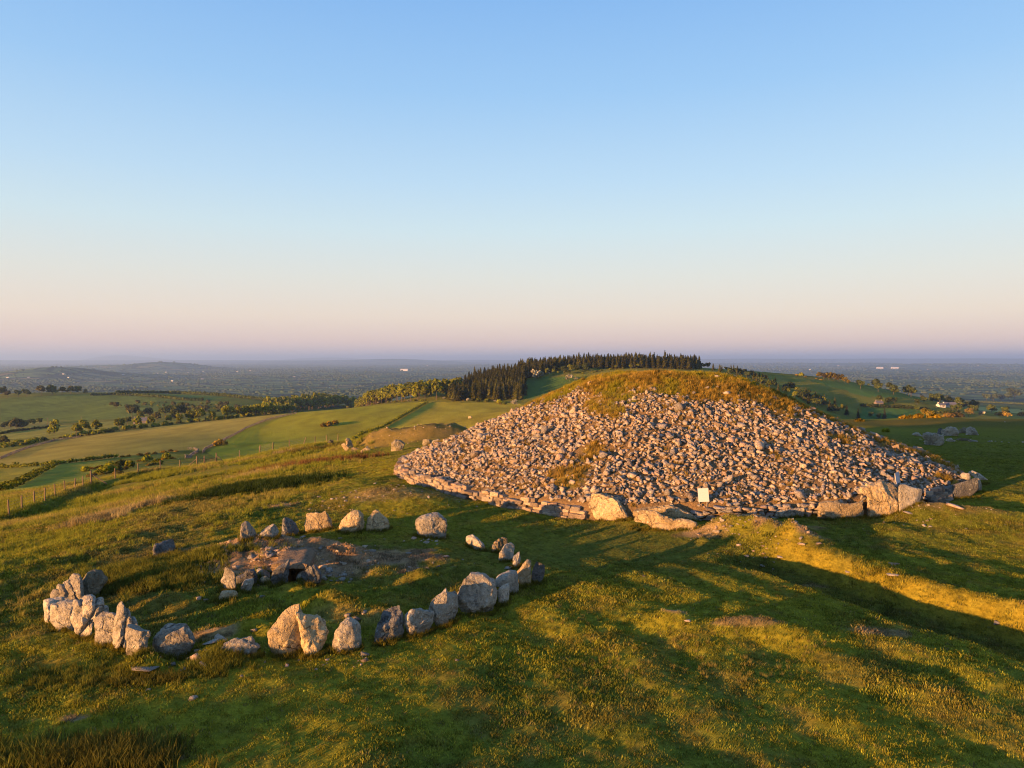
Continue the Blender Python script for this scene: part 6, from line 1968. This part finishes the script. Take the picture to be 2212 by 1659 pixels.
def grass_all():
    # short turf over everything near
    n = 430000
    d = np.sqrt(rng.uniform(9.5 ** 2, 78 ** 2, n)); px = rng.uniform(-40, 1064, n)
    # keep the density nearly even on the ground but thin it with distance
    keep = rng.uniform(size=n) < np.clip(22 / d, .3, 1) * sst(78, 40, d)
    d, px = d[keep], px[keep]
    x = (px - 512) / F * d; y = d
    ok = ~in_cairn(x, y)
    x, y = x[ok], y[ok]
    z = H(x, y)
    gc, _ = ground_col(x, y, z)
    soil = np.abs(gc - SOIL).sum(1) < .09
    ok = ~(soil & (rng.uniform(size=len(x)) < .8))
    x, y, z, gc = x[ok], y[ok], z[ok], gc[ok]
    n2 = fbm(x * .5, y * .5, 111, 3)
    path = np.exp(-(((x - 2.5) / 6) ** 2 + ((y - 25.5) / 4) ** 2))
    sc = (.5 + .35 * sst(-.1, .5, n2) + .5 * sst(-8, -18, x)) * (1 - .4 * path) * rng.uniform(.7, 1.3, len(x))
    gc = gc * (1 + .30 * rng.normal(size=(len(x), 1)).clip(-1.5, 2)) * 1.15
    dry = rng.uniform(size=len(x)) < .06
    gc[dry] = np.array([.21, .17, .06])
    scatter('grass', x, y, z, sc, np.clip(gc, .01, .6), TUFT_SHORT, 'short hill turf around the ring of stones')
    # rough long grass: left slope, tussocks, clumps round the stones, bottom corner
    X, Y, S, Cc = [], [], [], []
    def put(x, y, s, c):
        X.append(x); Y.append(y); S.append(s); Cc.append(c)
    n = 52000
    d = np.sqrt(rng.uniform(18 ** 2, 110 ** 2, n)); px = rng.uniform(-30, 480, n)
    x = (px - 512) / F * d; y = d
    m = sst(-6, -15, x + .15 * (y - 25)) * sst(-.3, .15, fbm(x * .12, y * .12, 121, 3)) * (1 - .85 * np.exp(-(((x + 14 + .35 * (y - 28)) / 3.2) ** 2)))
    k = rng.uniform(size=n) < m
    x, y = x[k], y[k]
    cc = np.array([.20, .21, .026]) + (np.array([.28, .23, .06]) - np.array([.20, .21, .026])) * sst(-.2, .4, fbm(x * .2, y * .2, 122, 3))[:, None]
    put(x, y, rng.uniform(.45, .95, len(x)) * np.clip(y / 40, .8, 1.6), cc)
    def patch(c, p, rx, ry, n, s, colr, ang=0.0, dmin=6):
        h = hit(*CR[c](p), dmin)
        u, v = rng.normal(size=n) * rx * .5, rng.normal(size=n) * ry * .5
        x = h.x + u * math.cos(ang) - v * math.sin(ang); y = h.y + u * math.sin(ang) + v * math.cos(ang)
        put(x, y, rng.uniform(.6, 1.2, n) * s, np.array(colr) * rng.uniform(.75, 1.3, (n, 1)))
    TAN = (.27, .215, .095); RUSH = (.035, .055, .014); LG = (.125, .13, .022); OL = (.10, .095, .02)
    patch('A', (740, 1440), 1.3, 1.0, 160, 1.3, TAN); patch('A', (860, 1400), 1.2, .9, 140, 1.3, TAN); patch('A', (1060, 1330), 1.2, .8, 60, 1.2, TAN); patch('A', (1200, 1300), 1.2, .8, 50, 1.2, TAN)
    patch('A', (1900, 1190), 4.0, 2.0, 260, 1.1, RUSH); patch('A', (2080, 1160), 3.5, 2.0, 260, 1.1, RUSH); patch('A', (1700, 1215), 2.0, 1.2, 100, 1.0, RUSH); patch('A', (2212, 1140), 3.0, 1.8, 160, 1.1, RUSH)
    patch('B', (580, 990), 4.0, 1.6, 300, 1.5, (.15, .075, .03)); patch('B', (330, 1010), 4.0, 1.6, 200, 1.3, (.16, .11, .03)); patch('B', (300, 1130), 3.0, 1.6, 150, 1.0, RUSH); patch('B', (500, 890), 4.0, 2.0, 200, 1.6, (.13, .11, .025))
    patch('A', (1900, 1090), 2.0, 1.2, 60, 1.2, TAN); patch('A', (2200, 910), 1.5, 1.0, 60, 1.5, TAN)
    patch('E', (1080, 760), 1.5, .75, 420, .75, LG, -.2); patch('E', (900, 690), 1.7, .6, 300, .7, LG, -.2); patch('E', (1230, 640), 1.4, .6, 300, .65, LG); patch('E', (720, 700), .9, .5, 140, .65, LG); patch('E', (760, 820), 1.2, .5, 160, .6, OL); patch('E', (1100, 590), .9, .3, 160, .55, OL); patch('E', (1420, 530), 2.2, .4, 260, .5, LG)
    patch('J', (600, 1180), 1.1, .5, 160, .75, OL); patch('J', (850, 1200), 1.1, .4, 160, .8, OL); patch('J', (300, 1230), 1.0, .4, 120, .8, OL); patch('J', (80, 1230), .8, .4, 80, .9, LG); patch('J', (1000, 1230), .8, .3, 80, .7, OL)
    patch('J', (640, 560), 1.6, .7, 200, .42, LG); patch('J', (1650, 480), .6, .4, 180, .5, LG); patch('J', (1150, 590), .9, .3, 120, .45, OL)
    pass
    for k in range(12):
        x0 = rng.uniform(0, 9); y0 = rng.uniform(10.5, 18)
        nn = 12
        put(x0 + rng.normal(size=nn) * .5, y0 + rng.normal(size=nn) * .25, rng.uniform(.2, .35, nn), np.array([.22, .18, .05]) * rng.uniform(.8, 1.2, (nn, 1)))
    # aprons of longer grass at the feet of the stones
    for sx, sy, hw, ht, lat, hd, kk_, hh in STONES:
        if sy > 60: continue
        nn = int(22 + 60 * hw)
        t = rng.uniform(-1.1, 1.1, nn); f = -rng.uniform(.6, 1.25, nn) * ht - rng.uniform(0, .15, nn)
        bk = rng.uniform(size=nn) < .25; f[bk] *= -1
        ed = rng.uniform(size=nn)
        u = t * hw; w = f * np.sqrt(np.maximum(.1, 1 - (t / 1.15) ** 2)) + kk_ * u
        put(sx + lat.x * u + hd.x * w, sy + lat.y * u + hd.y * w, rng.uniform(.22, .5, nn), np.array([.14, .122, .02]) * rng.uniform(.75, 1.25, (nn, 1)))
    x = np.concatenate(X); y = np.concatenate(Y); s = np.concatenate(S); c = np.concatenate(Cc)
    ok = ~in_cairn(x, y)
    x, y, s, c = x[ok], y[ok], s[ok], c[ok]
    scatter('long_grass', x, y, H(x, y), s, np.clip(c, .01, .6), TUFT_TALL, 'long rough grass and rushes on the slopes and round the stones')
    # dry turf on the cairn
    n = 34000
    r = 16.2 * np.sqrt(rng.uniform(0, 1, n)); a = rng.uniform(-math.pi, math.pi, n)
    x, y = TX + r * np.cos(a), TY + r * np.sin(a)
    k = (rng.uniform(size=n) < grass_amount(x, y) ** 1.3 * (.95) + .06) & ~((np.sin(a) > .35) & (r > 5))
    x, y = x[k], y[k]
    c = CAPC * (1 + .4 * rng.normal(size=(len(x), 1)).clip(-1.3, 1.6))
    gr = sst(-.05, .35, fbm(x * .35, y * .35, 94, 3) + .1 * rng.normal(size=len(x)))
    gr = gr * sst(9.5, 7.0, np.hypot(x - TX, y - TY))
    c = c + (np.array([.24, .22, .024]) - c) * (gr * .95)[:, None]
    scatter('turf', x, y, mound_z(x, y), rng.uniform(.3, .75, len(x)), np.clip(c, .02, .6), TUFT_TALL, None, cairn, (TX, TY, 0))


grass_all()

# ------------------------------------------------------------------ air
hb = MB()
hb.box((0, 0, (200 - 175) / 2), (118000, 118000, 200 + 175))
haze = hb.build('haze', None)
hm, ht, hout = mat_new('haze_air')
pv = ht.nodes.new('ShaderNodeVolumePrincipled')
pv.inputs['Color'].default_value = (.42, .63, 1.0, 1)
pv.inputs['Density'].default_value = 6.8e-5
pv.inputs['Anisotropy'].default_value = 0.25
ht.links.new(pv.outputs[0], hout.inputs['Volume'])
haze.data.materials.append(hm)
tag(haze, kind='stuff')
